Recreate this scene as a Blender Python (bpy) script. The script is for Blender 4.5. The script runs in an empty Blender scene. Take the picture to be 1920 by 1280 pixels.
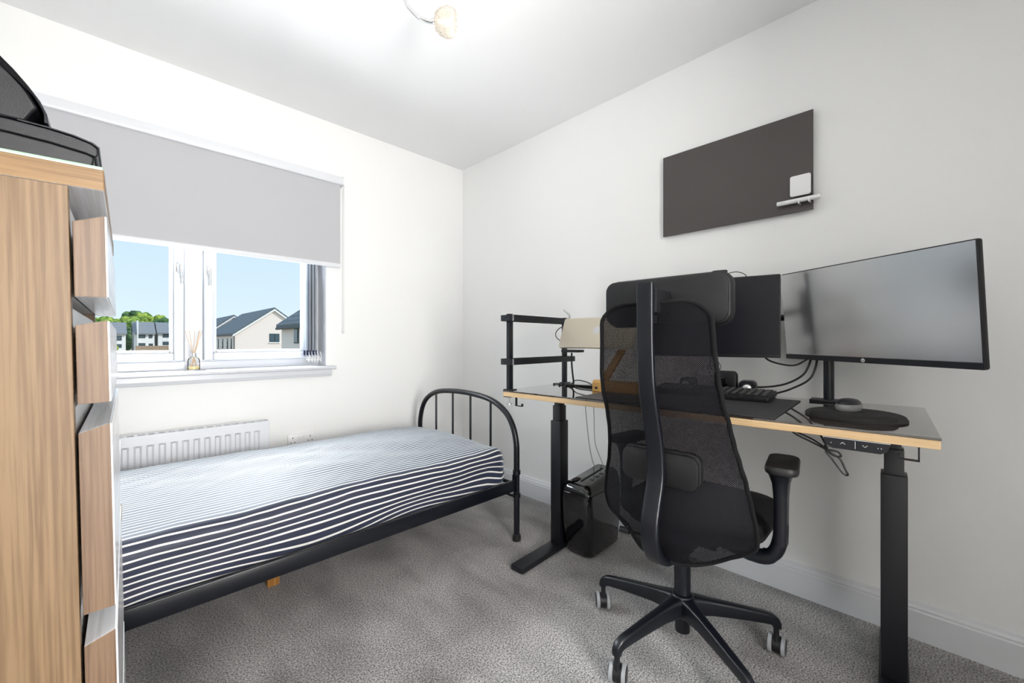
import bpy, bmesh, math, random
from mathutils import Vector, Matrix, Euler, noise
PI = math.pi
S = bpy.context.scene
COL = S.collection
random.seed(7)

# ------------------------------------------------------------------ camera
cd = bpy.data.cameras.new('camera'); cam = bpy.data.objects.new('camera', cd); COL.objects.link(cam)
YAW = math.atan2(784, 772)
cam.location = (-2.024, -2.617, 1.038)
cam.rotation_euler = (PI/2, 0, YAW - PI/2)
cd.sensor_fit = 'HORIZONTAL'; cd.sensor_width = 36; cd.lens = 36*772/1920
cd.clip_start = 0.02; cd.clip_end = 600
S.camera = cam
S.view_settings.view_transform = 'Standard'; S.view_settings.look = 'None'
S.view_settings.gamma = 1; S.view_settings.use_curve_mapping = False
S.view_settings.exposure = 0.36

# ------------------------------------------------------------------ sky
W = bpy.data.worlds.new('sky'); S.world = W; W.use_nodes = True
nt = W.node_tree; nt.nodes.clear()
wo = nt.nodes.new('ShaderNodeOutputWorld'); bg = nt.nodes.new('ShaderNodeBackground')
tc = nt.nodes.new('ShaderNodeTexCoord'); sx = nt.nodes.new('ShaderNodeSeparateXYZ'); cr = nt.nodes.new('ShaderNodeValToRGB')
nt.links.new(tc.outputs['Generated'], sx.inputs[0]); nt.links.new(sx.outputs['Z'], cr.inputs[0])
e = cr.color_ramp.elements
e[0].position = 0.0; e[0].color = (0.70, 0.82, 0.92, 1)
e[1].position = 0.35; e[1].color = (0.49, 0.68, 0.90, 1)
nt.links.new(cr.outputs[0], bg.inputs[0]); bg.inputs[1].default_value = 0.92
nt.links.new(bg.outputs[0], wo.inputs[0])

# ------------------------------------------------------------------ sun, daylight and added fill
def lamp(name, kind, loc, rot, energy, color=(1, 1, 1), **k):
    l = bpy.data.lights.new(name, kind); l.energy = energy; l.color = color
    for a, b in k.items(): setattr(l, a, b)
    o = bpy.data.objects.new(name, l); COL.objects.link(o); o.location = loc; o.rotation_euler = rot
    return o
def aim(v): return Vector(v).to_track_quat('-Z', 'Y').to_euler()
lamp('sun', 'SUN', (0, -5, 8), aim((-0.55, 0.62, -0.62)), 1.9, (1, 0.97, 0.93), angle=math.radians(0.6))
# daylight of the open sky in front of the window
lamp('window_daylight', 'AREA', (-1.7, 0.75, 2.35), aim((0.40, -1, -0.58)), 290, (0.90, 0.95, 1), shape='RECTANGLE', size=2.2, size_y=1.2)
# light thrown up by the sunlit ground and houses outside
lamp('ground_bounce', 'AREA', (-1.7, 0.95, 0.30), aim((0.35, -1, 0.8)), 135, (0.93, 0.95, 1), shape='RECTANGLE', size=2.0, size_y=0.8)
# added fill light, unseen behind the camera, shining in through the doorway
lamp('rear_fill', 'AREA', (-1.75, -4.35, 1.10), aim((1.0, 1, 1.0)), 128, (1, 0.985, 0.96), shape='RECTANGLE', size=0.85, size_y=1.8)

# ------------------------------------------------------------------ materials
MATS = {}
def mat(name, col, rough=0.5, metal=0.0, spec=0.5, coat=0.0, sheen=0.0, bump=None, emis=0):
    if name in MATS: return MATS[name]
    m = bpy.data.materials.new(name); m.use_nodes = True; MATS[name] = m
    b = m.node_tree.nodes['Principled BSDF']
    b.inputs['Base Color'].default_value = (*col, 1); b.inputs['Roughness'].default_value = rough
    b.inputs['Metallic'].default_value = metal; b.inputs['Specular IOR Level'].default_value = spec
    b.inputs['Coat Weight'].default_value = coat; b.inputs['Sheen Weight'].default_value = sheen
    if emis:
        b.inputs['Emission Color'].default_value = (1, 0.96, 0.88, 1); b.inputs['Emission Strength'].default_value = emis
    if bump:
        sc, st = bump; n = m.node_tree
        t = n.nodes.new('ShaderNodeTexCoord'); x = n.nodes.new('ShaderNodeTexNoise'); u = n.nodes.new('ShaderNodeBump')
        x.inputs['Scale'].default_value = sc; x.inputs['Detail'].default_value = 3
        u.inputs['Strength'].default_value = st; u.inputs['Distance'].default_value = 0.002
        n.links.new(t.outputs['Object'], x.inputs['Vector']); n.links.new(x.outputs[0], u.inputs['Height']); n.links.new(u.outputs[0], b.inputs['Normal'])
    return m
def bsdf(m): return m.node_tree.nodes['Principled BSDF']
def mixcol(n, fac, a, b):
    x = n.nodes.new('ShaderNodeMix'); x.data_type = 'RGBA'
    x.inputs[6].default_value = (*a, 1); x.inputs[7].default_value = (*b, 1)
    if fac is not None: n.links.new(fac, x.inputs[0])
    return x

M_wall = mat('wall_paint', (0.88, 0.88, 0.87), 0.75, bump=(90, 0.05))
M_ceil = mat('ceiling_paint', (0.89, 0.89, 0.89), 0.8, bump=(60, 0.05))
M_gloss_white = mat('gloss_white', (0.74, 0.75, 0.78), 0.3)
M_upvc = mat('upvc', (0.63, 0.645, 0.68), 0.25)
M_black = mat('black_powder', (0.006, 0.0065, 0.010), 0.42, bump=(500, 0.05))
M_bedmetal = mat('bed_metal', (0.004, 0.005, 0.009), 0.3)
M_plastic = mat('black_plastic', (0.006, 0.006, 0.008), 0.45, bump=(700, 0.06))
M_satin = mat('black_satin', (0.004, 0.005, 0.009), 0.33)
M_glossb = mat('black_gloss', (0.004, 0.004, 0.005), 0.07, coat=0.6)
M_leather = mat('black_leatherette', (0.006, 0.006, 0.007), 0.5, bump=(260, 0.12))
M_fabric = mat('black_fabric', (0.005, 0.005, 0.006), 0.9, sheen=0.03, spec=0.25, bump=(400, 0.3))
M_rubber = mat('cable_rubber', (0.01, 0.01, 0.011), 0.5)
M_wcable = mat('white_cable', (0.7, 0.7, 0.7), 0.5)
M_grey = mat('grey_tread', (0.33, 0.34, 0.36), 0.55)
M_chrome = mat('chrome', (0.75, 0.75, 0.76), 0.15, metal=1)
M_silver = mat('silver_plastic', (0.62, 0.62, 0.62), 0.3, metal=0.7)
M_champ = mat('champagne_metal', (0.62, 0.56, 0.45), 0.38, metal=0.25)
M_screen = mat('screen', (0.010, 0.012, 0.018), 0.24, spec=1.0)
M_screen.node_tree.nodes['Principled BSDF'].inputs['IOR'].default_value = 2.7
M_screen2 = mat('matt_screen', (0.004, 0.004, 0.008), 0.35, spec=0.35)
M_board = mat('board_face', (0.062, 0.052, 0.049), 0.45, bump=(15, 0.05))
M_glasse = mat('glass_edge', (0.30, 0.46, 0.34), 0.1)
M_white = mat('white_plastic', (0.85, 0.85, 0.85), 0.35)
M_blind = mat('blind_fabric', (0.50, 0.50, 0.52), 0.9, bump=(900, 0.1))
M_slat = mat('slat_fabric', (0.82, 0.86, 0.92), 0.8)
M_slat.node_tree.nodes['Principled BSDF'].inputs['Transmission Weight'].default_value = 0.35; M_slat.node_tree.nodes['Principled BSDF'].inputs['Roughness'].default_value = 1
M_navyw = mat('weight_plastic', (0.05, 0.07, 0.16), 0.5)
M_mat = mat('desk_mat', (0.030, 0.030, 0.033), 0.55, bump=(900, 0.15))
M_pad = mat('gel_pad', (0.006, 0.005, 0.005), 0.75, bump=(900, 0.2))
M_mark = mat('white_print', (0.8, 0.8, 0.8), 0.5)
M_key = mat('key_plastic', (0.02, 0.02, 0.021), 0.4)
M_bulb = mat('bulb_glow', (1, 0.97, 0.9), 0.3, emis=2.2)
M_desktop = mat('smoked_glass_top', (0.030, 0.019, 0.012), 0.04, spec=1.0, coat=1.0)
M_desktop.node_tree.nodes['Principled BSDF'].inputs['IOR'].default_value = 1.7
M_printer = mat('printer_plastic', (0.006, 0.006, 0.009), 0.42, bump=(800, 0.12))
M_reed = mat('reed', (0.62, 0.42, 0.24), 0.7)
M_brass = mat('varnished_pine', (0.55, 0.30, 0.07), 0.25, coat=0.4)

def wood(name, light, dark, axis, scale=1.0, rough=0.4, coat=0.3):
    m = mat(name, light, rough); n = m.node_tree; b = bsdf(m); b.inputs['Coat Weight'].default_value = coat; b.inputs['Coat Roughness'].default_value = 0.22
    t = n.nodes.new('ShaderNodeTexCoord'); mp = n.nodes.new('ShaderNodeMapping')
    s = [60*scale]*3; s[axis] = 1.8*scale; mp.inputs['Scale'].default_value = s
    a = n.nodes.new('ShaderNodeTexNoise'); a.inputs['Scale'].default_value = 1.0; a.inputs['Detail'].default_value = 6; a.inputs['Distortion'].default_value = 0.6
    s2 = [260*scale]*3; s2[axis] = 6*scale
    mp2 = n.nodes.new('ShaderNodeMapping'); mp2.inputs['Scale'].default_value = s2
    a2 = n.nodes.new('ShaderNodeTexNoise'); a2.inputs['Scale'].default_value = 1.0; a2.inputs['Detail'].default_value = 4
    ad = n.nodes.new('ShaderNodeMath'); ad.operation = 'ADD'
    n.links.new(t.outputs['Object'], mp.inputs[0]); n.links.new(t.outputs['Object'], mp2.inputs[0])
    n.links.new(mp.outputs[0], a.inputs['Vector']); n.links.new(mp2.outputs[0], a2.inputs['Vector'])
    n.links.new(a.outputs[0], ad.inputs[0]); n.links.new(a2.outputs[0], ad.inputs[1])
    r = n.nodes.new('ShaderNodeValToRGB'); r.color_ramp.elements[0].position = 0.42; r.color_ramp.elements[0].color = (*dark, 1)
    r.color_ramp.elements[1].position = 0.56; r.color_ramp.elements[1].color = (*light, 1)
    h = n.nodes.new('ShaderNodeMath'); h.operation = 'MULTIPLY'; h.inputs[1].default_value = 0.5
    n.links.new(ad.outputs[0], h.inputs[0]); n.links.new(h.outputs[0], r.inputs[0]); n.links.new(r.outputs[0], b.inputs['Base Color'])
    u = n.nodes.new('ShaderNodeBump'); u.inputs['Strength'].default_value = 0.15; u.inputs['Distance'].default_value = 0.001
    n.links.new(h.outputs[0], u.inputs['Height']); n.links.new(u.outputs[0], b.inputs['Normal'])
    return m
M_oak_v = wood('oak_vertical', (0.235, 0.150, 0.078), (0.150, 0.088, 0.042), 2, 1.0, 0.5, 0.1)
M_oak_h = wood('oak_across', (0.28, 0.165, 0.068), (0.185, 0.10, 0.038), 0, 1.0, 0.5, 0.1)
M_oak_d = wood('oak_drawer', (0.19, 0.118, 0.070), (0.125, 0.072, 0.042), 2, 1.2, 0.5, 0.1)
M_oak_f = wood('oak_front', (0.60, 0.56, 0.50), (0.42, 0.36, 0.30), 1, 1.0, 0.25, 1.0)
M_palewood = wood('pale_wood', (0.80, 0.80, 0.82), (0.62, 0.60, 0.60), 1, 0.8, 0.3, 0.6)
M_edge = wood('desk_edge_birch', (0.70, 0.51, 0.29), (0.58, 0.39, 0.20), 1, 0.8, 0.45)
M_pine = wood('bed_leg_pine', (0.45, 0.22, 0.05), (0.30, 0.13, 0.03), 2)

def carpet():
    m = mat('grey_carpet', (0.2, 0.2, 0.2), 0.95, sheen=0.3); n = m.node_tree; b = bsdf(m)
    t = n.nodes.new('ShaderNodeTexCoord')
    a = n.nodes.new('ShaderNodeTexNoise'); a.inputs['Scale'].default_value = 190; a.inputs['Detail'].default_value = 2; a.inputs['Roughness'].default_value = 0.7
    r = n.nodes.new('ShaderNodeValToRGB')
    r.color_ramp.elements[0].position = 0.36; r.color_ramp.elements[0].color = (0.055, 0.053, 0.057, 1)
    r.color_ramp.elements[1].position = 0.64; r.color_ramp.elements[1].color = (0.54, 0.52, 0.51, 1)
    # brushed pile: large soft patches and vacuum strokes
    c = n.nodes.new('ShaderNodeTexNoise'); c.inputs['Scale'].default_value = 2.6; c.inputs['Detail'].default_value = 3; c.inputs['Distortion'].default_value = 1.2
    mp = n.nodes.new('ShaderNodeMapping'); mp.inputs['Rotation'].default_value = (0, 0, 0.75); mp.inputs['Scale'].default_value = (1, 0.3, 1)
    w = n.nodes.new('ShaderNodeTexNoise'); w.inputs['Scale'].default_value = 6.5; w.inputs['Detail'].default_value = 1; w.inputs['Distortion'].default_value = 0.4
    for x in (a, c): n.links.new(t.outputs['Object'], x.inputs['Vector'])
    n.links.new(t.outputs['Object'], mp.inputs[0]); n.links.new(mp.outputs[0], w.inputs['Vector'])
    ad = n.nodes.new('ShaderNodeMath'); ad.operation = 'ADD'; n.links.new(c.outputs[0], ad.inputs[0]); n.links.new(w.outputs[0], ad.inputs[1])
    mr = n.nodes.new('ShaderNodeMapRange'); mr.inputs[1].default_value = 0.75; mr.inputs[2].default_value = 1.25; mr.inputs[3].default_value = 0.68; mr.inputs[4].default_value = 1.28
    n.links.new(ad.outputs[0], mr.inputs[0])
    mx = n.nodes.new('ShaderNodeMix'); mx.data_type = 'RGBA'; mx.blend_type = 'MULTIPLY'; mx.inputs[0].default_value = 1
    n.links.new(a.outputs[0], r.inputs[0]); n.links.new(r.outputs[0], mx.inputs[6]); n.links.new(mr.outputs[0], mx.inputs[7])
    n.links.new(mx.outputs[2], b.inputs['Base Color'])
    u = n.nodes.new('ShaderNodeBump'); u.inputs['Strength'].default_value = 0.7; u.inputs['Distance'].default_value = 0.004
    n.links.new(a.outputs[0], u.inputs['Height']); n.links.new(u.outputs[0], b.inputs['Normal'])
    return m
M_carpet = carpet()

def stripes():
    m = mat('striped_sheet', (0.02, 0.025, 0.06), 0.55, sheen=0.35); n = m.node_tree; b = bsdf(m)
    uv = n.nodes.new('ShaderNodeUVMap'); uv.uv_map = 'UVMap'; s = n.nodes.new('ShaderNodeSeparateXYZ')
    n.links.new(uv.outputs[0], s.inputs[0])
    mul = n.nodes.new('ShaderNodeMath'); mul.operation = 'MULTIPLY'; mul.inputs[1].default_value = 1/0.0225
    fr = n.nodes.new('ShaderNodeMath'); fr.operation = 'FRACT'; gt = n.nodes.new('ShaderNodeMath'); gt.operation = 'GREATER_THAN'; gt.inputs[1].default_value = 0.74
    n.links.new(s.outputs['Y'], mul.inputs[0]); n.links.new(mul.outputs[0], fr.inputs[0]); n.links.new(fr.outputs[0], gt.inputs[0])
    x = mixcol(n, gt.outputs[0], (0.014, 0.018, 0.045), (0.80, 0.78, 0.74)); n.links.new(x.outputs[2], b.inputs['Base Color'])
    b.inputs['Sheen Tint'].default_value = (0.75, 0.88, 1, 1)
    return m
M_stripe = stripes()

def meshfab():
    m = mat('chair_mesh', (0.004, 0.004, 0.006), 0.7, spec=0.2); n = m.node_tree; b = bsdf(m)
    uv = n.nodes.new('ShaderNodeUVMap'); uv.uv_map = 'UVMap'; s = n.nodes.new('ShaderNodeSeparateXYZ'); n.links.new(uv.outputs[0], s.inputs[0])
    def sn(o, off, sgn):
        c = n.nodes.new('ShaderNodeMath'); c.operation = 'ADD' if sgn > 0 else 'SUBTRACT'
        n.links.new(s.outputs['X'], c.inputs[0]); n.links.new(s.outputs['Y'], c.inputs[1])
        d = n.nodes.new('ShaderNodeMath'); d.operation = 'MULTIPLY'; d.inputs[1].default_value = 2*PI/0.0052; n.links.new(c.outputs[0], d.inputs[0])
        f = n.nodes.new('ShaderNodeMath'); f.operation = 'SINE'; n.links.new(d.outputs[0], f.inputs[0]); return f
    p = n.nodes.new('ShaderNodeMath'); p.operation = 'ADD'; n.links.new(sn(0, 0, 1).outputs[0], p.inputs[0]); n.links.new(sn(0, 0, -1).outputs[0], p.inputs[1])
    g = n.nodes.new('ShaderNodeMath'); g.operation = 'GREATER_THAN'; g.inputs[1].default_value = 1.42; n.links.new(p.outputs[0], g.inputs[0])
    tr = n.nodes.new('ShaderNodeBsdfTransparent'); mx = n.nodes.new('ShaderNodeMixShader')
    n.links.new(g.outputs[0], mx.inputs[0]); n.links.new(b.outputs[0], mx.inputs[1]); n.links.new(tr.outputs[0], mx.inputs[2])
    n.links.new(mx.outputs[0], n.nodes['Material Output'].inputs[0])
    return m
M_mesh = meshfab()

def clearglass(name, tint, k, rg=0.02):
    m = bpy.data.materials.new(name); m.use_nodes = True; n = m.node_tree; n.nodes.clear()
    o = n.nodes.new('ShaderNodeOutputMaterial'); t = n.nodes.new('ShaderNodeBsdfTransparent'); t.inputs[0].default_value = (*tint, 1)
    g = n.nodes.new('ShaderNodeBsdfGlossy'); g.inputs['Roughness'].default_value = rg
    f = n.nodes.new('ShaderNodeFresnel'); f.inputs[0].default_value = k; mx = n.nodes.new('ShaderNodeMixShader')
    n.links.new(f.outputs[0], mx.inputs[0]); n.links.new(t.outputs[0], mx.inputs[1]); n.links.new(g.outputs[0], mx.inputs[2]); n.links.new(mx.outputs[0], o.inputs[0])
    return m
M_pane = clearglass('window_glass', (0.97, 0.985, 0.98), 1.04, .12)
def crackle():
    m = clearglass('crackle_glass', (0.86, 0.85, 0.82), 1.3); n = m.node_tree; o = n.nodes['Material Output'] if 'Material Output' in n.nodes else [x for x in n.nodes if x.type == 'OUTPUT_MATERIAL'][0]
    old = o.inputs[0].links[0].from_socket; d = n.nodes.new('ShaderNodeBsdfTranslucent'); d.inputs[0].default_value = (.80, .76, .70, 1)
    d2 = n.nodes.new('ShaderNodeBsdfDiffuse'); d2.inputs[0].default_value = (.70, .67, .63, 1); a = n.nodes.new('ShaderNodeMixShader'); n.links.new(d.outputs[0], a.inputs[1]); n.links.new(d2.outputs[0], a.inputs[2])
    v = n.nodes.new('ShaderNodeTexVoronoi'); v.inputs['Scale'].default_value = 120; t = n.nodes.new('ShaderNodeTexCoord'); n.links.new(t.outputs['Object'], v.inputs['Vector'])
    r = n.nodes.new('ShaderNodeMapRange'); r.inputs[1].default_value = .1; r.inputs[2].default_value = .7; r.inputs[3].default_value = .25; r.inputs[4].default_value = .75; n.links.new(v.outputs[0], r.inputs[0])
    mx = n.nodes.new('ShaderNodeMixShader'); n.links.new(r.outputs[0], mx.inputs[0]); n.links.new(old, mx.inputs[1]); n.links.new(a.outputs[0], mx.inputs[2]); n.links.new(mx.outputs[0], o.inputs[0]); return m
M_crackle = crackle()
M_bottle = clearglass('bottle_glass', (0.96, 0.965, 0.96), 1.18)

def tiles(name, c1, c2, sc):
    m = mat(name, c1, 0.6); n = m.node_tree; t = n.nodes.new('ShaderNodeTexCoord')
    w = n.nodes.new('ShaderNodeTexWave'); w.bands_direction = 'Z'; w.inputs['Scale'].default_value = sc
    no = n.nodes.new('ShaderNodeTexNoise'); no.inputs['Scale'].default_value = 3
    n.links.new(t.outputs['Object'], w.inputs[0]); n.links.new(t.outputs['Object'], no.inputs[0])
    ml = n.nodes.new('ShaderNodeMath'); ml.operation = 'MULTIPLY'; n.links.new(w.outputs['Fac'], ml.inputs[0]); n.links.new(no.outputs[0], ml.inputs[1])
    x = mixcol(n, ml.outputs[0], c1, c2); n.links.new(x.outputs[2], bsdf(m).inputs['Base Color']); return m
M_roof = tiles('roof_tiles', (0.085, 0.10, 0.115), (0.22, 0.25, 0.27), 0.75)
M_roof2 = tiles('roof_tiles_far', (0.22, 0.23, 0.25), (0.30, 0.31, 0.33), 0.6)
M_render = mat('house_render', (0.86, 0.76, 0.70), 0.8, bump=(2, 0.1))
M_renderw = mat('house_render_white', (0.88, 0.87, 0.85), 0.8)
M_winfr = mat('house_window_frame', (0.03, 0.05, 0.055), 0.4)
M_winp = mat('house_window_pane', (0.06, 0.10, 0.12), 0.1)
M_gutter = mat('gutter', (0.05, 0.06, 0.06), 0.5)
def leafm(name, a, b_):
    m = mat(name, a, 1.0, spec=0.0); n = m.node_tree; t = n.nodes.new('ShaderNodeTexCoord'); no = n.nodes.new('ShaderNodeTexNoise')
    no.inputs['Scale'].default_value = 0.9; no.inputs['Detail'].default_value = 4; n.links.new(t.outputs['Object'], no.inputs[0])
    r = n.nodes.new('ShaderNodeValToRGB'); r.color_ramp.elements[0].position = 0.4; r.color_ramp.elements[0].color = (*a, 1); r.color_ramp.elements[1].position = 0.62; r.color_ramp.elements[1].color = (*b_, 1)
    n.links.new(no.outputs[0], r.inputs[0]); n.links.new(r.outputs[0], bsdf(m).inputs['Base Color']); return m
M_leaf = leafm('leaves', (0.07, 0.16, 0.035), (0.42, 0.52, 0.10))
M_leafd = leafm('leaves_dark', (0.04, 0.10, 0.05), (0.14, 0.24, 0.09))
M_field = leafm('field', (0.42, 0.36, 0.25), (0.62, 0.52, 0.40))
M_bark = mat('bark', (0.10, 0.07, 0.05), 0.9)
M_fence = wood('fence_boards', (0.42, 0.30, 0.20), (0.30, 0.20, 0.13), 2, 0.1)

# ------------------------------------------------------------------ mesh helpers
def BM(): return bmesh.new()
def box(bm, x0, x1, y0, y1, z0, z1, bev=0, seg=2):
    r = bmesh.ops.create_cube(bm, size=1)
    for v in r['verts']: v.co = Vector((x0+(v.co.x+.5)*(x1-x0), y0+(v.co.y+.5)*(y1-y0), z0+(v.co.z+.5)*(z1-z0)))
    if bev:
        es = {e for v in r['verts'] for e in v.link_edges}
        bmesh.ops.bevel(bm, geom=list(es), offset=bev, segments=seg, affect='EDGES', profile=0.5)
    return bm
def B(*a, bev=0, seg=2): return box(BM(), *a, bev=bev, seg=seg)
def frames(pts):
    n = len(pts); T = []
    for i in range(n):
        a = pts[max(i-1, 0)]; b = pts[min(i+1, n-1)]; T.append((b-a).normalized())
    up = Vector((0, 0, 1)) if abs(T[0].z) < .9 else Vector((1, 0, 0))
    N = (up - T[0]*up.dot(T[0])).normalized(); out = []
    for t in T:
        N = (N - t*N.dot(t)).normalized(); out.append((t, N, t.cross(N)))
    return out
def tube(bm, pts, r, seg=10, cap=True, flat=None):
    pts = [Vector(p) for p in pts]; fr = frames(pts); rings = []
    for i, (p, (t, N, Bn)) in enumerate(zip(pts, fr)):
        rr = r[i] if isinstance(r, (list, tuple)) else r
        rings.append([bm.verts.new(p + (N*math.cos(2*PI*k/seg) + Bn*math.sin(2*PI*k/seg))*rr) for k in range(seg)])
    for a, b in zip(rings, rings[1:]):
        for k in range(seg): bm.faces.new((a[k], a[(k+1) % seg], b[(k+1) % seg], b[k]))
    if cap: bm.faces.new(rings[0][::-1]); bm.faces.new(rings[-1])
    return bm
def smooth(pts, n=8, closed=False):
    P = [Vector(p) for p in pts]; out = []
    m = len(P); rng = range(m if closed else m-1)
    for i in rng:
        if closed: p0, p1, p2, p3 = P[i-1], P[i], P[(i+1) % m], P[(i+2) % m]
        else: p0, p1, p2, p3 = P[max(i-1, 0)], P[i], P[i+1], P[min(i+2, m-1)]
        for k in range(n):
            t = k/n
            out.append(.5*((2*p1)+(-p0+p2)*t+(2*p0-5*p1+4*p2-p3)*t*t+(-p0+3*p1-3*p2+p3)*t**3))
    if not closed: out.append(P[-1])
    return out
def loft(bm, rings, cap=True):
    R = [[bm.verts.new(Vector(p)) for p in r] for r in rings]; n = len(R[0])
    for a, b in zip(R, R[1:]):
        for k in range(n): bm.faces.new((a[k], a[(k+1) % n], b[(k+1) % n], b[k]))
    if cap: bm.faces.new(R[0][::-1]); bm.faces.new(R[-1])
    return bm
def prism(bm, poly, f0, f1):
    """poly of 2D points; f0, f1 turn a 2D point into 3D on either side"""
    return loft(bm, [[f0(*p) for p in poly], [f1(*p) for p in poly]])
def rrect(w, h, r, n=5, cx=0, cy=0):
    out = []
    for sx_, sy_, a0 in ((1, 1, 0), (-1, 1, PI/2), (-1, -1, PI), (1, -1, 1.5*PI)):
        for k in range(n+1):
            a = a0 + k/n*PI/2
            out.append((cx+sx_*(w/2-r)+r*math.cos(a), cy+sy_*(h/2-r)+r*math.sin(a)))
    return out
def lathe(bm, prof, seg=24, M=None):
    rings = []
    for r, z in prof: rings.append([(max(r, 1e-5)*math.cos(2*PI*k/seg), max(r, 1e-5)*math.sin(2*PI*k/seg), z) for k in range(seg)])
    if M is not None: rings = [[M @ Vector(p) for p in q] for q in rings]
    return loft(bm, rings)
def slab(w, h, r, t, plane='z', n=6, bev=0.0, cx=0, cy=0, off=0):
    """rounded rectangle plate with softened rim; normal along plane axis"""
    bm = BM(); b = bev or min(t*.3, r*.5); rings = []
    for d, z in ((b, 0), (b*.3, b*.3), (0, b), (0, t-b), (b*.3, t-b*.3), (b, t)):
        q = rrect(w-2*d, h-2*d, max(r-d, 1e-4), n, cx, cy)
        if plane == 'z': rings.append([(x, y, off+z) for x, y in q])
        elif plane == 'x': rings.append([(off+z, x, y) for x, y in q])
        else: rings.append([(x, off+z, y) for x, y in q])
    return loft(bm, rings)
def obj(name, bm, m, parent=None, smooth_=True, bevel=0, loc=None, rot=None):
    bmesh.ops.recalc_face_normals(bm, faces=bm.faces[:])
    me = bpy.data.meshes.new(name); bm.to_mesh(me); bm.free()
    me.materials.append(m)
    if smooth_:
        me.polygons.foreach_set('use_smooth', [True]*len(me.polygons)); me.set_sharp_from_angle(angle=math.radians(38))
    o = bpy.data.objects.new(name, me); COL.objects.link(o)
    if parent: o.parent = parent
    if loc: o.location = loc
    if rot: o.rotation_euler = rot
    if bevel:
        b = o.modifiers.new('bevel', 'BEVEL'); b.width = bevel; b.segments = 2; b.limit_method = 'ANGLE'; b.angle_limit = math.radians(40)
    return o
def tag(o, label=None, cat=None, group=None, kind=None):
    if label: o['label'] = label
    if cat: o['category'] = cat
    if group: o['group'] = group
    if kind: o['kind'] = kind
    return o
def thing(name, label, cat, loc=(0, 0, 0), rot=(0, 0, 0), group=None):
    o = bpy.data.objects.new(name, None); COL.objects.link(o); o.location = loc; o.rotation_euler = rot; o.empty_display_size = .05
    return tag(o, label, cat, group)
def struct(name, bm, m, parent=None, **k):
    o = obj(name, bm, m, parent, **k)
    if not parent: o['kind'] = 'structure'
    return o
def dup(o, parent=None):
    c = o.copy(); COL.objects.link(c)
    if parent: c.parent = parent
    for ch in [x for x in bpy.data.objects if x.parent == o]: dup(ch, c)
    return c
def text_bm(s, size, depth=0.0004):
    cu = bpy.data.curves.new('t', 'FONT'); cu.body = s; cu.size = size; cu.extrude = depth; cu.align_x = 'CENTER'; cu.align_y = 'CENTER'
    o = bpy.data.objects.new('t', cu); COL.objects.link(o); bpy.context.view_layer.update()
    me = bpy.data.meshes.new_from_object(o); bm = BM(); bm.from_mesh(me)
    bpy.data.objects.remove(o); bpy.data.curves.remove(cu); bpy.data.meshes.remove(me); return bm

# ------------------------------------------------------------------ room shell
XL, YB, H = -2.62, -3.35, 2.4
WX0, WX1, WZ0, WZ1 = -2.33, -1.058, 0.889, 2.03      # window opening
struct('floor', B(XL-.12, .12, YB-1.5, .2, -.12, 0), M_carpet, smooth_=False)
struct('ceiling', B(XL-.12, .12, YB-1.5, .2, H, H+.12), M_ceil, smooth_=False)
struct('wall_right', B(0, .12, YB-1.5, .2, 0, H), M_wall, smooth_=False)
struct('wall_left', B(XL-.12, XL, YB-1.5, .2, 0, H), M_wall, smooth_=False)
b = BM(); box(b, XL, WX0, 0, .2, 0, H); box(b, WX1, 0, 0, .2, 0, H); box(b, WX0, WX1, 0, .2, 0, WZ0-.02); box(b, WX0, WX1, 0, .2, WZ1, H)
struct('wall_window', b, M_wall, smooth_=False)
b = BM(); box(b, XL, -2.2, YB-.1, YB, 0, H); box(b, -1.3, 0, YB-.1, YB, 0, H); box(b, -2.2, -1.3, YB-.1, YB, 2.05, H)
struct('wall_back', b, M_wall, smooth_=False)
struct('wall_landing', B(XL, 0, YB-1.5, YB-1.4, 0, H), M_wall, smooth_=False)
def pale_faces(o, below=False):  # paler wood on undersides; also on tops and fronts unless below is set
    o.data.materials.append(M_palewood)
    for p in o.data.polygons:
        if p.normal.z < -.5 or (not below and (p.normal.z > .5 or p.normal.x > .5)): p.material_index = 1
def skirting(name, n0, n1, axis):
    prof = [(0, 0), (.016, 0), (.016, .098), (.0135, .103), (.0135, .110), (.009, .118), (.006, .128), (0, .130)]
    b = BM()
    if axis == 'y': prism(b, prof, lambda a, z: (-a, n0, z), lambda a, z: (-a, n1, z))
    else: prism(b, prof, lambda a, z: (n0, -a, z), lambda a, z: (n1, -a, z))
    return struct(name, b, M_gloss_white, smooth_=False)
skirting('baseboard_right', YB, 0, 'y'); skirting('baseboard_window', XL, -.017, 'x')

# window
win = thing('window_1', None, None, (0, 0, 0)); win['kind'] = 'structure'
def ringbox(bm, x0, x1, z0, z1, y0, y1, w):
    box(bm, x0, x0+w, y0, y1, z0, z1); box(bm, x1-w, x1, y0, y1, z0, z1)
    box(bm, x0+w, x1-w, y0, y1, z0, z0+w); box(bm, x0+w, x1-w, y0, y1, z1-w, z1)
b = BM(); FZ0 = .915
ringbox(b, WX0, WX1+.0, .889, WZ1, .12, .19, .045)
box(b, -1.735, -1.655, .12, .19, .93, WZ1-.045)
obj('frame', b, M_upvc, win, smooth_=False, bevel=.004)
for x0, x1 in ((WX0+.047, -1.737), (-1.653, WX1-.047)):
    b = BM(); ringbox(b, x0, x1, .936, WZ1-.047, .104, .16, .040)
    s = obj('casement', b, M_upvc, win, smooth_=False, bevel=.006)
    b = BM(); ringbox(b, x0+.04, x1-.04, .976, WZ1-.087, .118, .15, .017)
    obj('glazing_bead', b, M_upvc, s, smooth_=False, bevel=.005)
    obj('pane', B(x0+.055, x1-.055, .136, .140, .99, WZ1-.10), M_pane, s, smooth_=False)
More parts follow.
